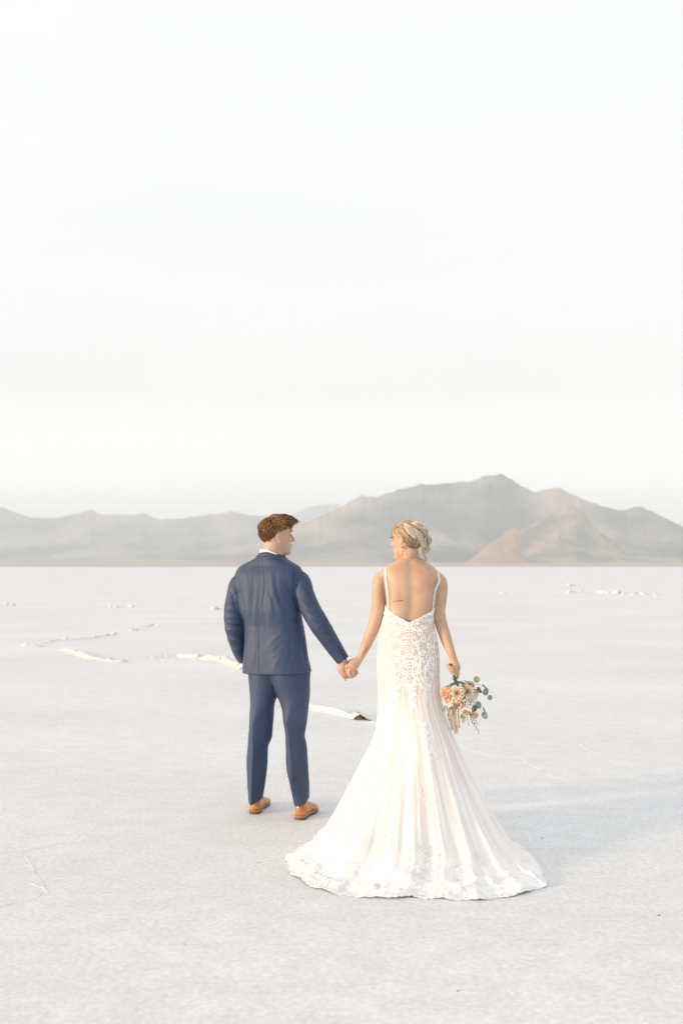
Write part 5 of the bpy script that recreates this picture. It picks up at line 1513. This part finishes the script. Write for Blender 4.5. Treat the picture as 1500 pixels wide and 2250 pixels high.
ridge('salt_ridge', [(318, 1378), (332, 1375), (348, 1377)], .12, .05, 'short dark edged salt ridge right of the isolated lump', 19, .8, 6)
ridge('salt_ridge', [(44, 1418), (54, 1417), (66, 1420), (92, 1421)], .12, .04, 'short salt ridge nearest the left border', 23, .7, 6)
ridge('salt_ridge', [(230, 1334), (300, 1334), (380, 1335), (430, 1336), (486, 1340)], .3, .05, 'long faint salt ridge far behind the left sleeve', 27, .8, 12)
ridge('salt_ridge', [(0, 1332), (8, 1331), (16, 1332)], .3, .06, 'tiny far salt lump at the left border', 29, .8, 3)
ridge('salt_ridge', [(1250, 1303), (1260, 1302), (1272, 1303)], .4, .17, 'bright far salt lump right of the woman', 31, .8, 5)
ridge('salt_ridge', [(1278, 1304), (1320, 1304), (1362, 1305), (1420, 1308), (1472, 1308)], .5, .10, 'longest far salt ridge at right below the mountain', 33, .8, 16)
ridge('salt_ridge', [(1106, 1305), (1112, 1304), (1120, 1305)], .4, .08, 'small grey far salt bump right of her shoulder', 35, .8, 3)
ridge('salt_ridge', [(1238, 1288), (1244, 1287), (1250, 1288)], .5, .12, 'farthest tan salt bump below the big mountain', 37, .8, 3)
# hairline crust seams: thin raised white lines in the flat
m_line = mat('salt_seam', (.765, .765, .76), .8)
def seam(pts, w_, seed):
    p = np.array([list(G(*q)) for q in pts]); L = np.sum(np.linalg.norm(np.diff(p, axis=0), axis=1)); n = int(min(260, max(20, L / .02)))
    c, _ = interp_pts(p, np.ones(len(p)), n); t = np.gradient(c, axis=0); t /= np.linalg.norm(t, axis=1)[:, None]; s = np.stack([t[:, 1], -t[:, 0], t[:, 0] * 0], 1)
    u = np.linspace(0, 1, n); j = (fbm(np.stack([u * L * 7, u * 0, u * 0 + seed], 1), 4, seed) - .5) * .055; W = w_ * .8 * np.clip(fbm(np.stack([u * L * 6, u * 0 + 5, u * 0 + seed], 1), 3, seed + 3) * 3.0 - .8, .02, 2)
    rows = []
    for a, b in ((-1, -.001), (-.4, .0012), (.4, .0014), (1, -.001)):
        q = c + s * (a * W + j)[:, None]; q[:, 2] = b; rows.append(q)
    v, f = loft(rows, cap=False, close=False); mb = MB(); mb.add(v, f)
    o = mb.link('salt_seam', m_line, None); tagit(o, 'fine white seam in the salt crust', kind='structure')
seam([(145, 1850), (110, 1860), (66, 1868), (46, 1874), (48, 1880), (64, 1888), (68, 1908), (80, 1924), (108, 1962)], .006, 3)
seam([(70, 1940), (92, 1948), (110, 1962)], .004, 4); seam([(0, 1995), (30, 1985), (72, 1975), (100, 1960)], .003, 41)
seam([(1000, 1633), (1030, 1648), (1058, 1655), (1100, 1662), (1138, 1665), (1160, 1678), (1185, 1692), (1215, 1708), (1260, 1716)], .006, 5)
seam([(1260, 1720), (1330, 1724), (1372, 1732), (1392, 1738), (1420, 1748), (1460, 1766), (1510, 1782)], .006, 6)
seam([(1210, 1782), (1240, 1792), (1290, 1804), (1350, 1818)], .005, 7); seam([(1100, 1628), (1200, 1634), (1280, 1637)], .006, 8)
seam([(300, 1688), (340, 1690), (375, 1697)], .006, 9); seam([(50, 1652), (80, 1648), (140, 1655)], .006, 10); seam([(1270, 1636), (1290, 1650), (1312, 1656), (1325, 1660)], .012, 11)
# tiny dark chips lying on the salt
m_chip = mat('dark_grit', (.10, .09, .08), .8)
for i, (x, y, r, lab) in enumerate([(1446, 2012, .006, 'dark grit speck near the right border'), (1005, 2178, .005, 'dark grit speck nearest the camera right of centre'), (1189, 1842, .005, 'grey grit speck right of the dress train'),
                                     (568, 1896, .004, 'dark grit speck below the shoes of the man'), (405, 2075, .004, 'dark grit speck in the left foreground')]):
    c = np.array(G(x, y)); mb = MB(); v, f = ball((0, 0, 0), (r, r * .5, r * .35), 9, 6, rotz(i * 1.1)); v = np.array(v); v *= 1 + .25 * (fbm(v * 300, 2, i) - .5)[:, None] * 2
    mb.add(v + c + np.array([0, 0, r * .25]), f); mb.add(*tube([c + np.array([0, 0, .001]), c + np.array([r * 1.6, r * .4, .002])], [r * .22, r * .12], 4, 5))
    tagit(mb.link('grit_speck', m_chip, None), lab, 'grit', 'dark specks on the salt')
